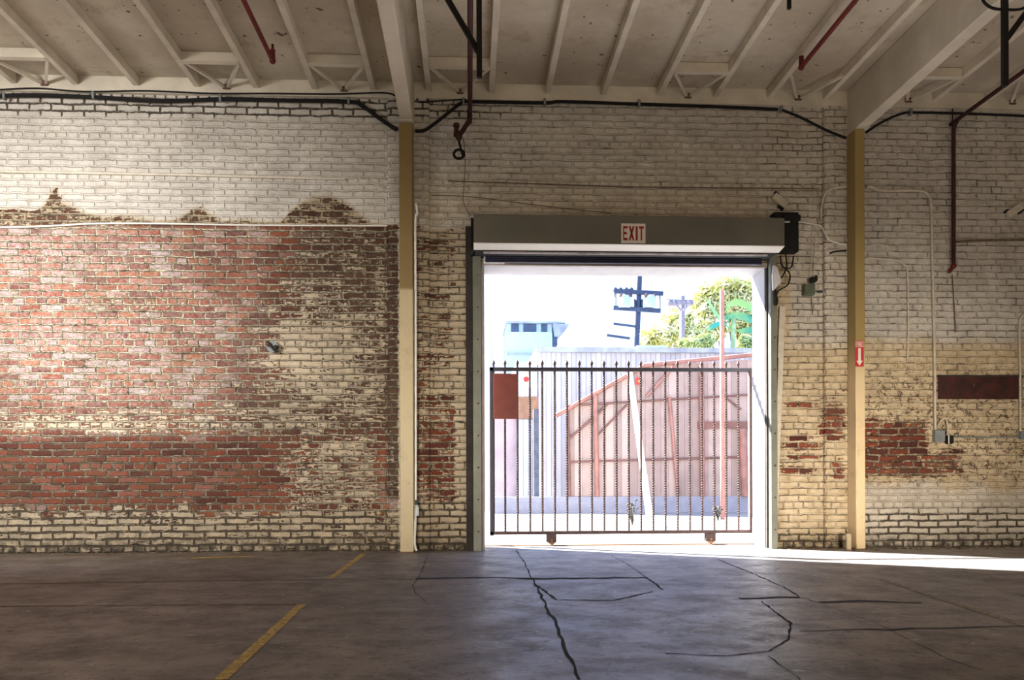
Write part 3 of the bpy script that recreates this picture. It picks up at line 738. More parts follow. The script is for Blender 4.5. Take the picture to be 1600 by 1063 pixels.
# conduit pipes on the wall
wp = 'pipe'
cable('wall_conduit', [(-60, 266), (0, 268), (270, 273), (540, 280)], .014, M['conduit'], 'long white painted conduit across the upper left brick wall', wp, Y=-.018, sub=1)
cable('electric_wire', [(540, 280), (570, 281), (590, 290), (606, 297, -.07), (622, 299, -.07)], .006, M['conduit'], 'pale cord bending down to the left column from the conduit', cab, Y=-.007)
cable('wall_conduit', [(-60, 356), (60, 354), (180, 349), (400, 352), (605, 353)], .010, M['whitecord'], 'thin white conduit along the edge of the peeled brick', wp, Y=-.018)
cable('thin_wire', [(700, 283), (800, 286), (950, 291), (1060, 293), (1280, 295)], .006, M['thinwire'], 'dark brick joint line drawn as a thin wire above the door housing', cab, Y=-.012)  # level brick joint line, modelled as a thin tube
cable('thin_wire', [(674, 305), (740, 308), (850, 322), (955, 333)], .004, M['thinwire'], 'thin wire sloping down to the top of the door housing', cab, Y=-.012)
cable('thin_wire', [(724, 215), (727, 250), (725, 290), (724, 315), (732, 332), (738, 337)], .004, M['thinwire'], 'thin wire hanging from the red pipe end to the housing', cab, Y=-.04)
cable('thin_wire', [(672, 350), (690, 341), (712, 339), (735, 341)], .005, M['conduit'], 'pale cord entering the left end of the door housing', cab, Y=-.012)
cable('electric_wire', [(650, 318, -.262), (652, 335, -.262), (649, 350, -.262), (649.5, 500, -.262), (649.5, 780, -.262), (648, 845, -.262), (651, 861, -.262)], .012, M['whitecord'], 'white cord running down the right side of the left column', cab)
t = thing('plastic_bottle', at(651, 810, -.28), 'small clear bottle with green cap tied low on the left column', 'bottle')
p = at(651, 797, -.28); q = at(650.5, 786, -.28)
MB().tube([p-Vector((0, 0, .06)), p-Vector((0, 0, .055)), p+Vector((0, 0, .03)), p+Vector((0, 0, .05))], [.018, .024, .024, .012], 10).build('bottle_body', mat('milky_plastic', (.70, .76, .74), .3), t)
MB().tube([q-Vector((0, 0, .02)), q+Vector((0, 0, .025)), q+Vector((0, 0, .03))], [.015, .015, .01], 10).build('cap', M['teal'], t)
cable('wall_conduit', [(1353, 293), (1360, 292), (1372, 297), (1395, 298), (1436, 298), (1450, 305), (1455, 325), (1457, 420), (1460, 560), (1461, 672)], .015, M['conduit'], 'tall pale conduit bending down to the grey switch box', wp, Y=-.02)
cable('wall_conduit', [(1354, 403), (1366, 404), (1400, 407), (1415, 416), (1418, 430), (1419, 500), (1418, 565)], .010, M['conduit'], 'short pale conduit bending down beside the taller conduit', wp, Y=-.015)
cable('wall_conduit', [(1640, 484), (1606, 488), (1596, 496), (1593, 515), (1594, 600), (1594, 674)], .014, M['conduit'], 'pale conduit at the far right edge of the wall', wp, Y=-.02)
cable('wall_conduit', [(1484, 683), (1540, 684), (1590, 683)], .008, M['greymetal'], 'thin level conduit joining the two switch boxes', wp, Y=-.015, sub=1)
cable('electric_wire', [(1353, 389), (1362, 383), (1380, 383), (1404, 389), (1440, 385), (1484, 384)], .005, M['conduit'], 'pale cord sagging right of the right column', cab, Y=-.012)
cable('electric_wire', [(1494, 378), (1540, 376), (1640, 374)], .013, M['thinwire'], 'dark cord running level to the right from the red drop pipe', cab, Y=-.018)
cable('wall_conduit', [(1321, 291, -.075), (1300, 295, -.075), (1289, 303, -.07), (1284, 322, -.03), (1283, 345, -.02)], .010, M['conduit'], 'short pale conduit curving left from the right column', wp)
cable('electric_wire', [(1227, 347, -.17), (1245, 347, -.04), (1270, 350, -.02), (1283, 354, -.03), (1290, 367, -.075), (1297, 376, -.075), (1322, 383, -.075)], .008, M['whitecord'], 'white cord looping from the door motor to the right column', cab)
cable('electric_wire', [(1297, 396, -.075), (1306, 393, -.075), (1322, 392, -.075)], .009, M['black'], 'short black cord on the pilaster left of the right column', cab)
cable('electric_wire', [(1217, 401), (1240, 401), (1268, 401)], .005, M['thinwire'], 'thin dark cord level below the door motor plate', cab, Y=-.012, sub=1)
# chain pull control
t = thing('door_control', at(1264, 463, -.05), 'small grey green door control box hanging on cords by the doorway', 'control box')
a = at(1255, 459, -.05); b = at(1272, 443, -.05)
MB().box(a.x, a.x+.115, -.09, -.003, a.z-.02, a.z+.10, .008).build('case', mat('grey_green_case', (.10, .12, .085), .5), t)
c = at(1270, 438, -.07); MB().sphere(c, .035, 8, 6, (1.1, .6, 1)).sphere(c+Vector((.035, 0, .02)), .025, 8, 6, (.8, .6, 1.5)).build('pulley', M['black'], t)
c = at(1281, 456, -.06); MB().sphere(c, .03, 10, 6, (1.2, .8, .45)).build('knob', M['teal'], t)
for dx in (-1, 4): cable('cord', [(1271+dx, 355, -.03), (1269+dx, 400, -.04), (1268+dx, 436, -.06)], .004, M['conduit'], None, None, parent=t)
cable('cord', [(1268, 466, -.03), (1270, 492, -.02)], .004, M['thinwire'], None, None, parent=t)

# red pipes
def tubething(name, pts, r, m, label, cat, sub=1): 
    o = MB().tube(smooth_path(pts, sub) if sub > 1 else pts, r, 10).build(name, m); return tag(o, label, cat)
def sprinkler(px, py, Y, label):
    p = at(px, py, Y); t = thing('sprinkler_pipe', p, label, 'pipe', 'red sprinkler pipes under the ceiling')
    MB().tube([p, Vector((p.x, YN+.05, p.z))], .021, 10).build('pipe', M['red'], t)
    MB().sphere(p, .03, 10, 6).tube([p, p+Vector((0, 0, .10))], .024, 10).build('elbow', M['red'], t)
    MB().tube([p+Vector((0, 0, .09)), Vector((p.x, p.y, Zjb-.001))], .012, 8).build('riser', M['maroon'], t)
    MB().box(p.x-.006, p.x+.006, p.y-1.5, p.y-1.47, p.z-.03, (Zjb if px > 1000 else Zdk)-.001).build('hanger', M['maroon'], t)
sprinkler(426, 95, -.95, 'red sprinkler pipe ending between joists left of the left roof beam')
sprinkler(1252, 105, -.95, 'bright red sprinkler pipe ending just left of the deep right beam')
# hanging red pipe in the middle, running toward the viewer under the joists
p = at(733, 172, -.30); t = thing('sprinkler_main', p, 'long dark red pipe ending in a hooked valve above the doorway', 'pipe')
q = at(717, 213, -.30)
MB().tube(smooth_path([Vector((p.x+.02, YN+.05, p.z)), Vector((p.x+.01, -1.0, p.z)), p+Vector((0, 0, .0)), at(734, 186, -.27), at(727, 198, -.28), q], 8), .024, 10).build('pipe', M['maroon'], t)
k = MB(); k.sphere(q, .045, 10, 8, (.8, .8, 1.1)); k.tube([at(713, 213, -.3), at(713, 198, -.3)], [.03, .022], 8); k.tube([at(713, 198, -.3), at(713, 193, -.3)], [.034, .028], 8)
k.build('valve', M['maroon'], t)
k = MB(); k.tube([at(717, 220, -.3), at(720, 233, -.3), at(724, 246, -.3)], .012, 8)
ring = [at(717+8*math.cos(a), 241+7*math.sin(a), -.3) for a in np.linspace(0, 2*math.pi, 17)]
k.tube(ring, .014, 8, caps=False); k.build('hook', M['blackiron'], t)
# hanger posts
def hanger(px, py, Y, brace_to, label):
    p = at(px, py, Y); t = thing('hanger_post', p, label, 'hanger')
    s = .019
    MB().box(p.x-s, p.x+s, p.y-s, p.y+s, p.z, Zdk-.001, .003).build('upright', M['blackiron'], t)
    a = at(*brace_to[0], Y+.03); b = at(*brace_to[1], Y+.03); d = b-a
    b = a + d*((zbl-.03-a.z)/d.z)
    MB().beam(a, b, .034, .034, (0, 1, 0)).build('diagonal_brace', M['blackiron'], t)
    MB().box(p.x-.035, p.x+.035, p.y-.035, p.y+.035, Zdk-.012, Zdk-.001).build('ceiling_plate', M['blackiron'], t)
    return t
hanger(749, 122, -3.0, ((748, 82), (700, 0)), 'black hanging post with diagonal brace left of centre under the ceiling')
t = hanger(1570, 135, -3.0, ((1572, 62), (1600, 24)), 'black hanging post with diagonal brace at the right end of the ceiling')
hoop = [at(a, b, -3.0) for a, b in ((1530, -30), (1534, -5), (1540, 6), (1552, 13), (1570, 15), (1590, 15), (1602, 11), (1612, 0), (1620, -30))]
MB().tube(smooth_path(hoop, 5), .010, 8).build('hoop', M['blackiron'], t)
o = MB().box(X(1233, -3.0, 5)-.012, X(1233, -3.0, 5)+.012, -3.012, -2.988, Z(1233, 14, -3.0), Zdk-.001).build('hanger_rod', M['blackiron']); tag(o, 'short dark rod stub hanging from the ceiling near the right red pipe', 'rod')
# right drop pipe
p = at(1490, 200, -.06); t = thing('drop_pipe', p, 'dark red pipe dropping down the brick wall right of the right column', 'pipe')
MB().tube(smooth_path([Vector((p.x+.0, YN+.05, p.z+.06)), Vector((p.x, -.6, p.z+.06)), Vector((p.x, -.16, p.z+.055)), p+Vector((0, -.0, -.02))], 6)+[at(1490, 416, -.06)], .021, 10).build('pipe', M['maroon'], t)
e = at(1490, 416, -.06); f = at(1484, 424, -.06)
MB().sphere(e, .03, 10, 6).tube([e, f], .02, 8).sphere(f, .022, 8, 5).build('end_fitting', M['red'], t)
MB().tube([p+Vector((0, .02, .0)), Vector((p.x, -.04, Zlb+.15))], .006, 6).build('tie_rod', M['blackiron'], t)
cable('hanging_wire', [(1488, 430, -.03), (1491, 480, -.02), (1493, 520, -.02)], .005, M['thinwire'], 'thin wire hanging below the end of the red drop pipe', cab)

# wall boxes and leftovers
def box_thing(name, px, py, w, h, d, m, label, cat, extra=None, rot=0):
    p = at(px, py); o = MB().box(-w/2, w/2, -d, -.002, -h/2, h/2, .006).build(name, m, origin=(0, 0, 0)); o.location = (p.x, 0, p.z); o.rotation_euler.y = rot
    return tag(o, label, cat)
p = at(427, 543); t = thing('junction_box', (p.x, -.02, p.z-.05), 'round grey junction box remains on the peeled left wall', 'junction box')
MB().tube([(p.x, .0, p.z), (p.x, -.04, p.z)], .06, 14).build('box_body', M['greymetal'], t)
MB().sphere((p.x-.03, -.05, p.z+.02), .025, 8, 5).sphere((p.x+.035, -.05, p.z-.01), .028, 8, 5).tube([(p.x-.05, -.05, p.z+.05), (p.x, -.07, p.z-.01), (p.x+.04, -.05, p.z-.06)], .012, 6).build('wire_stub', M['darkgap'], t)
def wood_bracket(px, py, rot, label):
    p = at(px, py); t = thing('wall_bracket', (p.x, 0, p.z), label, 'bracket'); t.rotation_euler.y = rot
    o = MB().box(-.085, .085, -.05, -.002, -.04, .04, .006).build('block', M['conduit'], t, origin=None); o.location = (0, 0, 0)
    me = o.data; me.transform(Matrix.Translation((p.x, 0, p.z)))
    for q in ((-.10, -.05, .03, .055), (.02, .09, -.062, -.04)):
        o = MB().box(q[0], q[1], -.03, -.002, q[2], q[3]).build('clip', M['black'], t); o.location = (0, 0, 0); o.data.transform(Matrix.Translation((p.x, 0, p.z)))
wood_bracket(1217, 315, math.radians(38), 'tilted white block fixed to the brick above the motor plate')
wood_bracket(1583, 330, math.radians(-35), 'tilted white block with black clips high on the far right wall')
t = thing('switch_box', at(1463, 690, -.03), 'grey switch box with black plug at the foot of the tall conduit', 'switch box')
a = at(1464, 681); MB().box(a.x-.055, a.x+.055, -.07, -.002, a.z-.07, a.z+.06, .008).build('case', M['greymetal'], t)
b = at(1479, 687); MB().box(b.x-.03, b.x+.04, -.08, -.002, b.z-.05, b.z+.04, .012).build('plug', M['black'], t)
MB().tube([(b.x-.025, -.085, b.z-.05), (b.x-.025, -.085, b.z+.04)], .007, 6).build('edge_bead', M['white'], t)
cable('cord', [(1466, 666, -.05), (1470, 657, -.05), (1478, 655, -.05), (1481, 668, -.05), (1480, 680, -.06)], .008, M['conduit'], None, None, parent=t)
t = thing('switch_box', at(1596, 688, -.03), 'grey switch box at the far right edge of the wall', 'switch box')
a = at(1594, 680); MB().box(a.x-.03, a.x+.04, -.06, -.002, a.z-.05, a.z+.04, .01).build('case', M['greymetal'], t)
b = at(1602, 682); MB().box(b.x-.01, b.x+.05, -.07, -.002, b.z-.05, b.z+.04, .01).build('plug', M['black'], t)
a, b = at(1465, 624), at(1596, 589)
t = thing('wall_panel', ((a.x+b.x)/2, 0, a.z), 'long dark red board set in the brick wall above the switch boxes', 'panel')
MB().box(a.x, b.x, -.012, -.001, a.z, b.z).build('board', M['panelred'], t)
MB().box(a.x-.01, b.x+.01, -.022, -.001, b.z-.004, b.z+.015).build('top_edge', M['darkgap'], t)
# small plate at foot of right pilaster
a, b = at(1321, 856, -.26), at(1331, 834, -.26)
o = MB().box(a.x, a.x+.05, -.29, -.252, 0, b.z, .004).build('foot_guard', mat('guard_paint', (.45, .36, .24), .6)); tag(o, 'small cream guard box at the foot of the right column', 'guard')

# ------------------------------------------------------------------ sliding gate
YG = .52
gx0, gx1 = X(765, YG, 700), X(1174, YG, 700)
gzt, gzb = Z(960, 578, YG), Z(960, 832, YG)
gate = thing('sliding_gate', ((gx0+gx1)/2, YG, 0), 'dark iron sliding gate with twisted spiked pickets outside the doorway', 'gate')
MB().box(gx0, gx1, YG-.03, YG+.03, gzt-.02, gzt+.02, .003).build('top_rail', M['irondark'], gate)
MB().box(gx0, gx1, YG-.03, YG+.03, gzb-.018, gzb+.018, .003).build('bottom_rail', M['iron'], gate)
MB().box(gx0, gx0+.045, YG-.03, YG+.03, gzb-.03, gzt+.02, .003).build('end_stile', M['irondark'], gate)
MB().box(gx1-.03, gx1, YG-.03, YG+.03, gzb+.018, gzt-.02, .003).build('end_stile', M['iron'], gate)
n = 130; zA, zB = gzb+.018, gzt-.02
pk = MB(); x0 = 0
pk.tube([(x0, YG, zA+(zB-zA)*i/n) for i in range(n+1)], .0135, 4, smooth=False, twist=.75)
pk.tube([(x0, YG, gzt+.02), (x0, YG, gzt+.055), (x0, YG, gzt+.058), (x0, YG, gzt+.075), (x0, YG, gzt+.105)], [.011, .011, .018, .018, .003], 8)
xp = X(769.5, YG, 600); sx = (X(1153.5, YG, 600)-xp)/20
first = None
for i in range(21):
    x = xp+i*sx
    if i == 0: x += .012
    if first is None: first = pk.build('picket', M['iron'], gate, origin=(0, YG, 0)); first.location = Vector((x, YG, 0))-wloc(gate); o = first
    else: o = cpy(first, gate, Vector((x, YG, 0))-wloc(gate))
a, b = at(771, 655, YG-.04), at(808.5, 584, YG-.04)
lp = MB().box(a.x, b.x, YG-.045, YG-.031, a.z, b.z, .003).build('lock_plate', M['lock'], gate); lp['label'] = 'dark red steel lock plate'
for px in (862, 1110):
    x = X(px, YG, 840); zc = .045
    MB().box(x-.06, x+.05, YG-.035, YG-.025, .035, gzb-.018).box(x-.06, x+.05, YG+.025, YG+.035, .035, gzb-.018).build('wheel_bracket', M['iron'], gate)
    MB().tube([(x, YG-.02, .058), (x, YG+.02, .058)], .05, 18).tube([(x, YG-.04, .058), (x, YG+.04, .058)], .012, 8).build('wheel', M['rustwheel'], gate)
o = MB().box(gx0-.1, gx1+1.5, YG-.02, YG+.02, -.004, .006).build('gate_track', M['rustwheel']); tag(o, 'low rusty steel track under the sliding gate', 'track')
a = X(758.5, YG+.09, 700)
o = MB().box(a, X(764, YG+.09, 700), YG+.06, YG+.12, -.004, Z(760, 566, YG+.09), .006).build('gate_post', M['postwhite']); tag(o, 'slim pale post at the left end of the sliding gate', 'post')

# ------------------------------------------------------------------ yard beyond
def poly_at(pts, Y): return [(at(a, b, Y).x, at(a, b, Y).z) for a, b in pts]
YF = 8.0
t = thing('plank_screen', (X(1030, YF), YF, 0), 'tall weathered plank screen in a rusty pipe frame across the yard', 'fence')
zk = Z(1000, 776, YF)
pl = poly_at([(887, 776), (1215, 776), (1215, 562), (1172, 562), (1012, 573), (887, 634)], YF)
MB().prism(pl, YF, YF+.04).build('plank_panel', M['planks'], t)
MB().box(X(770, YF), X(1215, YF), YF-.05, YF+.12, -.004, zk).build('kerb', M['kerb'], t)
def bar(pts, r, m, nm='frame_bar', Y=YF-.05): MB().tube([at(a, b, Y) for a, b in pts], r, 8).build(nm, m, t)
bar([(868, 650), (1008, 571), (1215, 551)], .045, M['rust']); bar([(887, 634), (890, 776)], .03, M['rustdark'])
bar([(889, 634), (1172, 617)], .02, M['rustdark']); bar([(889, 722), (1172, 714)], .02, M['rustdark'])
bar([(889, 686), (933, 648), (950, 630)], .025, M['rustdark'], 'brace_bar'); bar([(930, 684), (980, 632)], .02, M['rustdark'], 'brace_bar')
bar([(1062, 563), (1010, 620)], .03, M['rust'], 'brace_bar'); bar([(1046, 620), (1060, 776)], .035, M['rust'], 'brace_bar')
bar([(1096, 570), (1098, 776)], .05, M['rust']); bar([(930, 618), (933, 776)], .05, M['rust']); bar([(1135, 622), (1158, 640)], .02, M['rustdark'], 'brace_bar')
bar([(1160, 670), (1164, 776)], .08, M['rust'])
MB().box(X(1090, YF), X(1172, YF), YF-.05, YF-.002, Z(1130, 670, YF), Z(1130, 659, YF)).build('cross_board', M['rustdark'], t)
o = MB().tube([at(984, 582, 6.2), at(1018, 828, 6.2)], [.05, .065], 8).build('leaning_pole', M['leanpole']); tag(o, 'pale timber pole leaning in front of the plank screen', 'pole')
p = at(1128, 453, 5.5); o = MB().box(p.x-.032, p.x+.032, 5.47, 5.53, -.004, p.z, .004).build('red_post', M['rust']); tag(o, 'tall thin rust red post standing beyond the gate on the right', 'post')
# pale shed
YS = 9.5
t = thing('metal_shed', (X(1000, YS), YS, 0), 'low pale corrugated metal shed behind the plank screen', 'shed')
xa, xb = X(843, YS), X(1260, YS); zt = Z(1000, 552, YS)
MB().box(xa, xb, YS, YS+3.5, -.004, zt).build('wall', M['corr'], t)
r_ = MB(); r_.box(xa-.08, xb+.05, YS-.12, YS+3.6, zt, Z(1000, 544.5, YS)); r_.build('roof', M['roofgrey'], t)
MB().box(X(995, YS), X(1042, YS), YS-.05, YS+1.5, Z(1000, 545, YS), Z(1000, 540.5, YS)).build('roof_patch', M['bblue'], t)
MB().box(xa-.5, xa-.02, YS+.3, YS+3, -.004, Z(820, 563, YS)).build('side_lean_to', M['corr'], t)
# blue building
YB = 14.0
t = thing('blue_building', (X(830, YB), YB, 0), 'pale blue building with dark roof vents left of the shed', 'building')
xa, xb = X(792, YB), X(863, YB); z1 = Z(830, 519, YB); z2 = Z(830, 506, YB)
MB().box(xa, xb, YB, YB+2.2, -.004, z1).build('wall', M['bblue'], t)
MB().box(xa-.02, xb+.35, YB-.1, YB+2.2, z2, z2+.05).build('roof', M['roofgrey'], t)
for (a, b) in ((799, 811), (818, 838), (846, 855)):
    MB().box(X(a, YB), X(b, YB), YB-.02, YB+.3, z1+.01, z2-.01).build('vent', M['bdark'], t)
MB().box(xa, xb, YB+.05, YB+2.1, z1, z2).build('parapet', M['bblue'], t)
pl = poly_at([(863, 506), (889, 508), (872, 527), (866, 527)], YB); MB().prism(pl[::-1], YB-.1, YB+1.0).build('eave', M['roofgrey'], t)
MB().box(xb, xb+.14, YB, YB+.3, Z(866, 540, YB), Z(866, 522, YB)).build('bracket', M['bdark'], t)
MB().box(xa, xb-.2, YB-.05, YB, Z(820, 555, YB), Z(820, 552, YB)).build('band', M['roofgrey'], t)
# white building left
YW = 17.0
t = thing('white_building', (X(700, YW), YW, 0), 'plain white stucco building at the left edge of the doorway', 'building')
xb = X(793, YW); MB().box(xb-7, xb, YW, YW+6, -.004, 10.5).build('wall', M['bwhite'], t)
MB().tube([(X(766, YW), YW-.06, 0), (X(766, YW), YW-.06, 10.4)], .05, 8).build('downpipe', M['postwhite'], t)
# low block wall and crate behind the gate's left end
o = MB().box(X(755, 9), X(842, 9), 9, 9.15, -.004, Z(800, 640, 9)).build('low_block_wall', M['lowwall']); tag(o, 'low pinkish block wall behind the left end of the gate', 'wall', kind='thing')
p0, p1 = at(806, 655, 8.8), at(841, 620, 8.8)
t = thing('utility_cabinet', ((p0.x+p1.x)/2, 8.8, 0), 'pale utility cabinet with brown upper box behind the gate', 'cabinet')
MB().box(p0.x, p1.x, 8.7, 8.95, p0.z, p1.z, .02).build('upper_box', M['brownbox'], t); MB().box(p0.x+.02, p1.x-.12, 8.72, 8.95, -.004, p0.z, .02).build('body', M['corr'], t)
o = MB().box(X(833, 8.4), X(841, 8.4), 8.3, 8.45, -.004, Z(837, 640, 8.4)).build('blue_post', mat('slate_post', (.07, .085, .12), .7)); tag(o, 'dark blue post beside the corner of the shed', 'post')
# small warning sign on shed
def small_sign(px, py, s, Y, m1, m2, label):
    p = at(px, py, Y); t = thing('notice_sign', p, label, 'sign')
    MB().box(p.x-s, p.x+s, Y-.02, Y, p.z-s*1.3, p.z+s*1.3).build('plate', m1, t)
    MB().tube([(p.x, Y-.025, p.z), (p.x, Y-.02, p.z)], s*.45, 10).build('mark', m2, t)
small_sign(822, 593, .14, YS-.0, M['white'], M['firered'], 'small white notice with a red dot left of the shed')
small_sign(998, 596, .055, YF-.06, M['firered'], M['yellow'], 'small red and yellow notice on the plank screen')

# weeds at the gate
def weed(px, py, h, label):
    p = fl(px, py); k = MB()
    for i in range(14):
        a = random.uniform(0, 6.28); r = random.uniform(.1, .6)*h*.5; hh = h*random.uniform(.5, 1)
        b = p+Vector((math.cos(a)*r, math.sin(a)*r, hh)); k.tube([p, p.lerp(b, .6)+Vector((0, 0, .02)), b], [.006, .005, .003], 4)
        k.sphere(b, .022, 5, 4, (1.3, 1, .6))
    o = k.build('weed', mat('dry_weed', (.05, .05, .04), .9)); tag(o, label, 'weed')
weed(988, 822, .42, 'dark dry weed behind the middle of the gate')
weed(1122, 815, .25, 'small dark weed behind the right of the gate')

# utility poles
YP = 26
def utility_pole(YP, x, top, bottomz, m, cross, label, slant=0):
    p0 = at(x-6*0+slant, 560, YP); p1 = at(x, top, YP); t = thing('utility_pole', (p0.x, YP, 0), label, 'utility pole')
    d = (p1-p0); base = p0 - d*(p0.z/d.z)
    MB().tube([base, p1], [.17, .13], 8).build('pole', m, t)
    for (xa, xb, ya, yb, w) in cross:
        MB().beam(at(xa, ya, YP-.15), at(xb, yb, YP-.15), .12, w, (0, 0, 1)).build('crossarm', m, t)
    return t
t = utility_pole(YP, 999, 424, 0, M['polewood'], [(959, 1036, 455, 459, .17), (958, 1032, 481, 486, .17), (958, 998, 506, 511, .08), (948, 984, 524, 529, .09)], 'tall dark utility pole with transformers on stacked crossarms', -6)
for px in (976, 1016):
    a, b = at(px, 463, YP-.3), at(px, 480, YP-.3); MB().tube([b, a, a+Vector((0, 0, .05))], [.24, .24, .1], 12).build('transformer', M['transf'], t)
    for dx in (-6, 6):
        q = at(px+dx, 462, YP-.4); MB().sphere(q, .09, 8, 5).build('bushing', M['rustdark'], t)
for px in (961, 969, 978, 986): q = at(px, 453, YP-.15); MB().sphere(q, .11, 8, 5).tube([q, q-Vector((0, 0, .3))], .05, 6).build('insulator', M['polewood'], t)
for px in (962, 1031): MB().tube([at(px, 458, YP-.2), at(px, 483, YP-.2)], .025, 6).build('drop_wire', M['polewood'], t)
MB().box(at(989, 480, YP).x, at(992, 480, YP).x, YP-.2, YP, at(990, 481, YP).z, at(990, 469, YP).z).box(at(1001, 480, YP).x, at(1003.5, 480, YP).x, YP-.2, YP, at(990, 481, YP).z, at(990, 469, YP).z).build('fuse_switch', M['polewood'], t)
t = utility_pole(34, 1066, 463, 0, M['polefar'], [(1042, 1083, 472, 473, .25)], 'smaller far utility pole with one crossarm in front of the tree')
for px in (1046, 1053, 1076): q = at(px, 474, 33.8); MB().sphere(q, .16, 8, 5).build('insulator', M['polefar'], t)
for (a, b) in ((1056, 1064), (1076, 1068)): MB().beam(at(a, 474, 33.8), at(b, 486, 33.8), .08, .1, (0, 0, 1)).build('arm_brace', M['polefar'], t)

# trees
def tree(blobs, Y, n, label, m, leaf=.16, dens=None):
    c0 = at(blobs[0][0], 560, Y); t = thing('leafy_tree', (c0.x, Y, 0), label, 'tree', 'trees beyond the yard')
    k = MB(); tot = sum(b[2]*b[3] for b in blobs); tr = MB(); s = (Y-CAMP.y)/F
    base = Vector((c0.x, Y, 0))
    for (cx, cy, rx, ry) in blobs:
        c = at(cx, cy, Y); m_ = int(n*rx*ry/tot)
        tr.tube(smooth_path([base, base.lerp(c, .5)+Vector((.2, 0, .3)), c], 4), [.16-.014*i for i in range(9)], 6)
        for i in range(m_):
            d = Vector(rng.normal(size=3)); d.normalize(); d *= random.uniform(.35, 1)**.6
            q = c+Vector((d.x*rx*s, d.y*rx*s*.8, d.z*ry*s)); u = Vector(rng.normal(size=3)).normalized(); w_ = u.orthogonal().normalized()
            L = leaf*random.uniform(.6, 1.4); k.add([q-u*L, q+w_*L*.42, q+u*L, q-w_*L*.42], [(0, 1, 2, 3)])
    k.build('foliage', m, t); tr.build('trunk', M['bark'], t)
tree([(1150, 480, 34, 42), (1112, 470, 34, 34), (1175, 500, 30, 45), (1105, 505, 36, 34), (1135, 448, 46, 16), (1190, 455, 35, 25)], 42, 7500, 'tall pale yellow green tree filling the right of the doorway view', M['leaf'], .24)
tree([(1035, 525, 36, 18), (1060, 508, 30, 28), (1008, 537, 20, 10), (1075, 530, 30, 18)], 38, 3600, 'low rounded yellow green tree just left of the tall tree', M['leaf'], .22)
tree([(1080, 538, 22, 9), (1102, 535, 14, 13), (1165, 538, 16, 13)], 30, 1500, 'dark green shrub showing above the shed roof', M['leafdark'], .16)
# banana plant
YBn = 16
p = at(1140, 545, YBn); t = thing('banana_plant', (p.x, YBn, 0), 'banana plant with broad arching green leaves beside the red post', 'plant')
MB().tube([(p.x, YBn, 0), (p.x+.05, YBn, p.z*.6), (at(1146, 500, YBn))], [.14, .11, .06], 10).build('stem', mat('banana_stem', (.35, .5, .22), .6), t)
for pts, wd in (([(1143, 516), (1136, 490), (1141, 474), (1155, 470), (1172, 479), (1186, 492)], .26), ([(1144, 516), (1129, 503), (1138, 493), (1156, 491), (1174, 498), (1188, 508)], .28), ([(1143, 516), (1128, 500), (1114, 482), (1105, 466)], .16), ([(1143, 516), (1132, 506), (1118, 506), (1104, 516)], .2), ([(1146, 516), (1156, 516), (1172, 514), (1188, 522)], .22)):
    sp = smooth_path([at(a, b, YBn) for a, b in pts], 6); wd *= .42; n_ = len(sp); vs = []; fs = []
    for i, q in enumerate(sp):
        w_ = .02+wd*math.sin(math.pi*max(0, (i/(n_-1)-.25)/.76))**.6 if i/(n_-1) > .25 and i < n_-1 else .02; nrm = Vector((0, 1, .45)).normalized()
        tt = (sp[min(i+1, n_-1)]-sp[max(i-1, 0)]).normalized(); sd = tt.cross(Vector((0, 1, 0))).normalized()*.9+Vector((0, -.5, 0))
        jg = 1-.35*(i % 2)
        vs += [q-sd*w_*jg-Vector((0, 0, w_*.35)), q, q+sd*w_*jg-Vector((0, 0, w_*.35))]
    for i in range(n_-1): fs += [(3*i, 3*i+1, 3*i+4, 3*i+3), (3*i+1, 3*i+2, 3*i+5, 3*i+4)]
    MB().add(vs, fs, True).build('leaf', M['banana'], t)

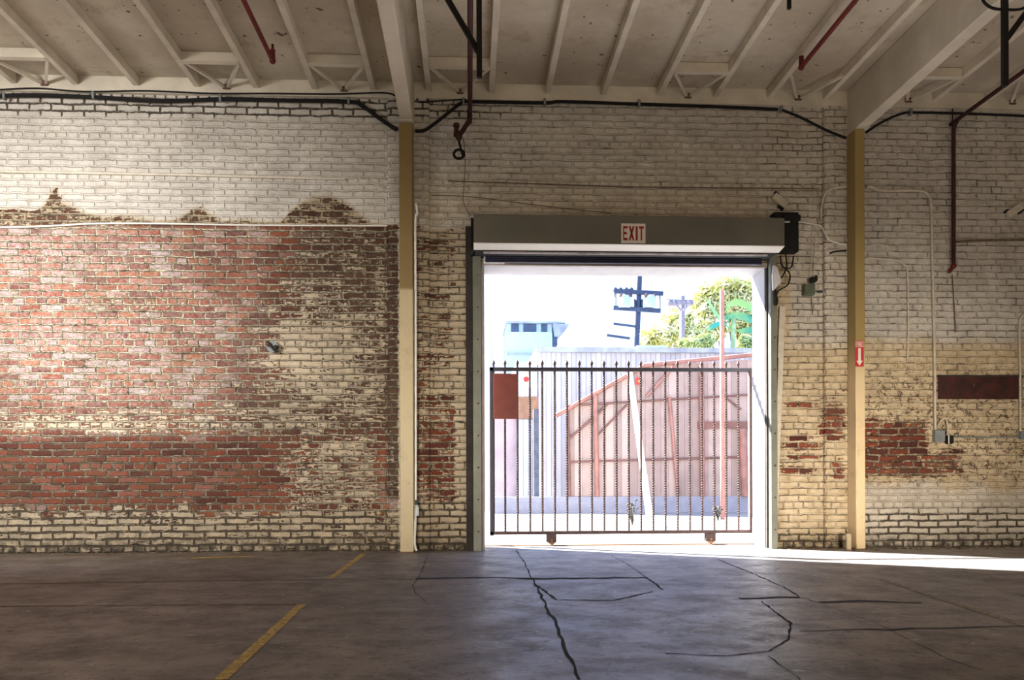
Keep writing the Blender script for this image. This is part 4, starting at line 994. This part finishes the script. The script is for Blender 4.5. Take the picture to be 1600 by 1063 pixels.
# ------------------------------------------------------------------ light
wd = bpy.data.worlds.new('world'); C.world = wd; wd.use_nodes = True
bg = wd.node_tree.nodes['Background']; bg.inputs['Color'].default_value = (.52, .72, 1.25, 1); bg.inputs['Strength'].default_value = 2.3
def lamp(kind, name, loc, target, energy, color, **kw):
    l = bpy.data.lights.new(name, kind); l.energy = energy; l.color = color
    for k_, v_ in kw.items(): setattr(l, k_, v_)
    o = bpy.data.objects.new(name, l); col.objects.link(o); o.location = loc
    o.rotation_euler = (Vector(target)-Vector(loc)).to_track_quat('-Z', 'Y').to_euler(); return o
lamp('SUN', 'sun', (-16.6, 10, 11.2), (0, 0, 0), 60, (1, .96, .90), angle=math.radians(1.2))
lamp('AREA', 'left_wall_fill', (-5.8, -4.8, 3.3), (-4.1, 0, 2.1), 95, (1, .96, .90), shape='RECTANGLE', size=1.0, size_y=1.0, spread=math.radians(70))  # added fill for the bright left wall, no skylight is built
lamp('AREA', 'left_upper_fill', (-6.4, -6.5, 2.6), (-5.0, 0, 3.2), 36, (1, .94, .86), shape='RECTANGLE', size=2, size_y=2, spread=math.radians(90))  # added fill for the upper left wall, no window is built
lamp('AREA', 'rear_fill', (3.5, -11.5, 1.6), (2.5, 0, 3.4), 75, (1, .80, .58), shape='RECTANGLE', size=5, size_y=2)
lamp('AREA', 'low_right_fill', (3.2, -9.6, .7), (3.9, 0, .7), 27, (1, .89, .72), shape='RECTANGLE', size=1, size_y=.5, spread=math.radians(34))
lamp('AREA', 'low_left_fill', (-1.0, -9.6, .7), (-.7, 0, 1.1), 15, (1, .90, .76), shape='RECTANGLE', size=1, size_y=.5, spread=math.radians(32))
lamp('AREA', 'ceiling_wash', (1.2, -7.2, .06), (1.2, -6.2, 4.8), 165, (1, .87, .68), shape='RECTANGLE', size=11, size_y=2.4, spread=math.radians(150))  # added upward fill out of view, stands in for floor bounce
C.view_settings.view_transform = 'Standard'; C.view_settings.look = 'None'; C.view_settings.exposure = 0; C.view_settings.gamma = 1
C.cycles.use_denoising = True; C.cycles.max_bounces = 8; C.cycles.diffuse_bounces = 4; C.cycles.sample_clamp_indirect = 6
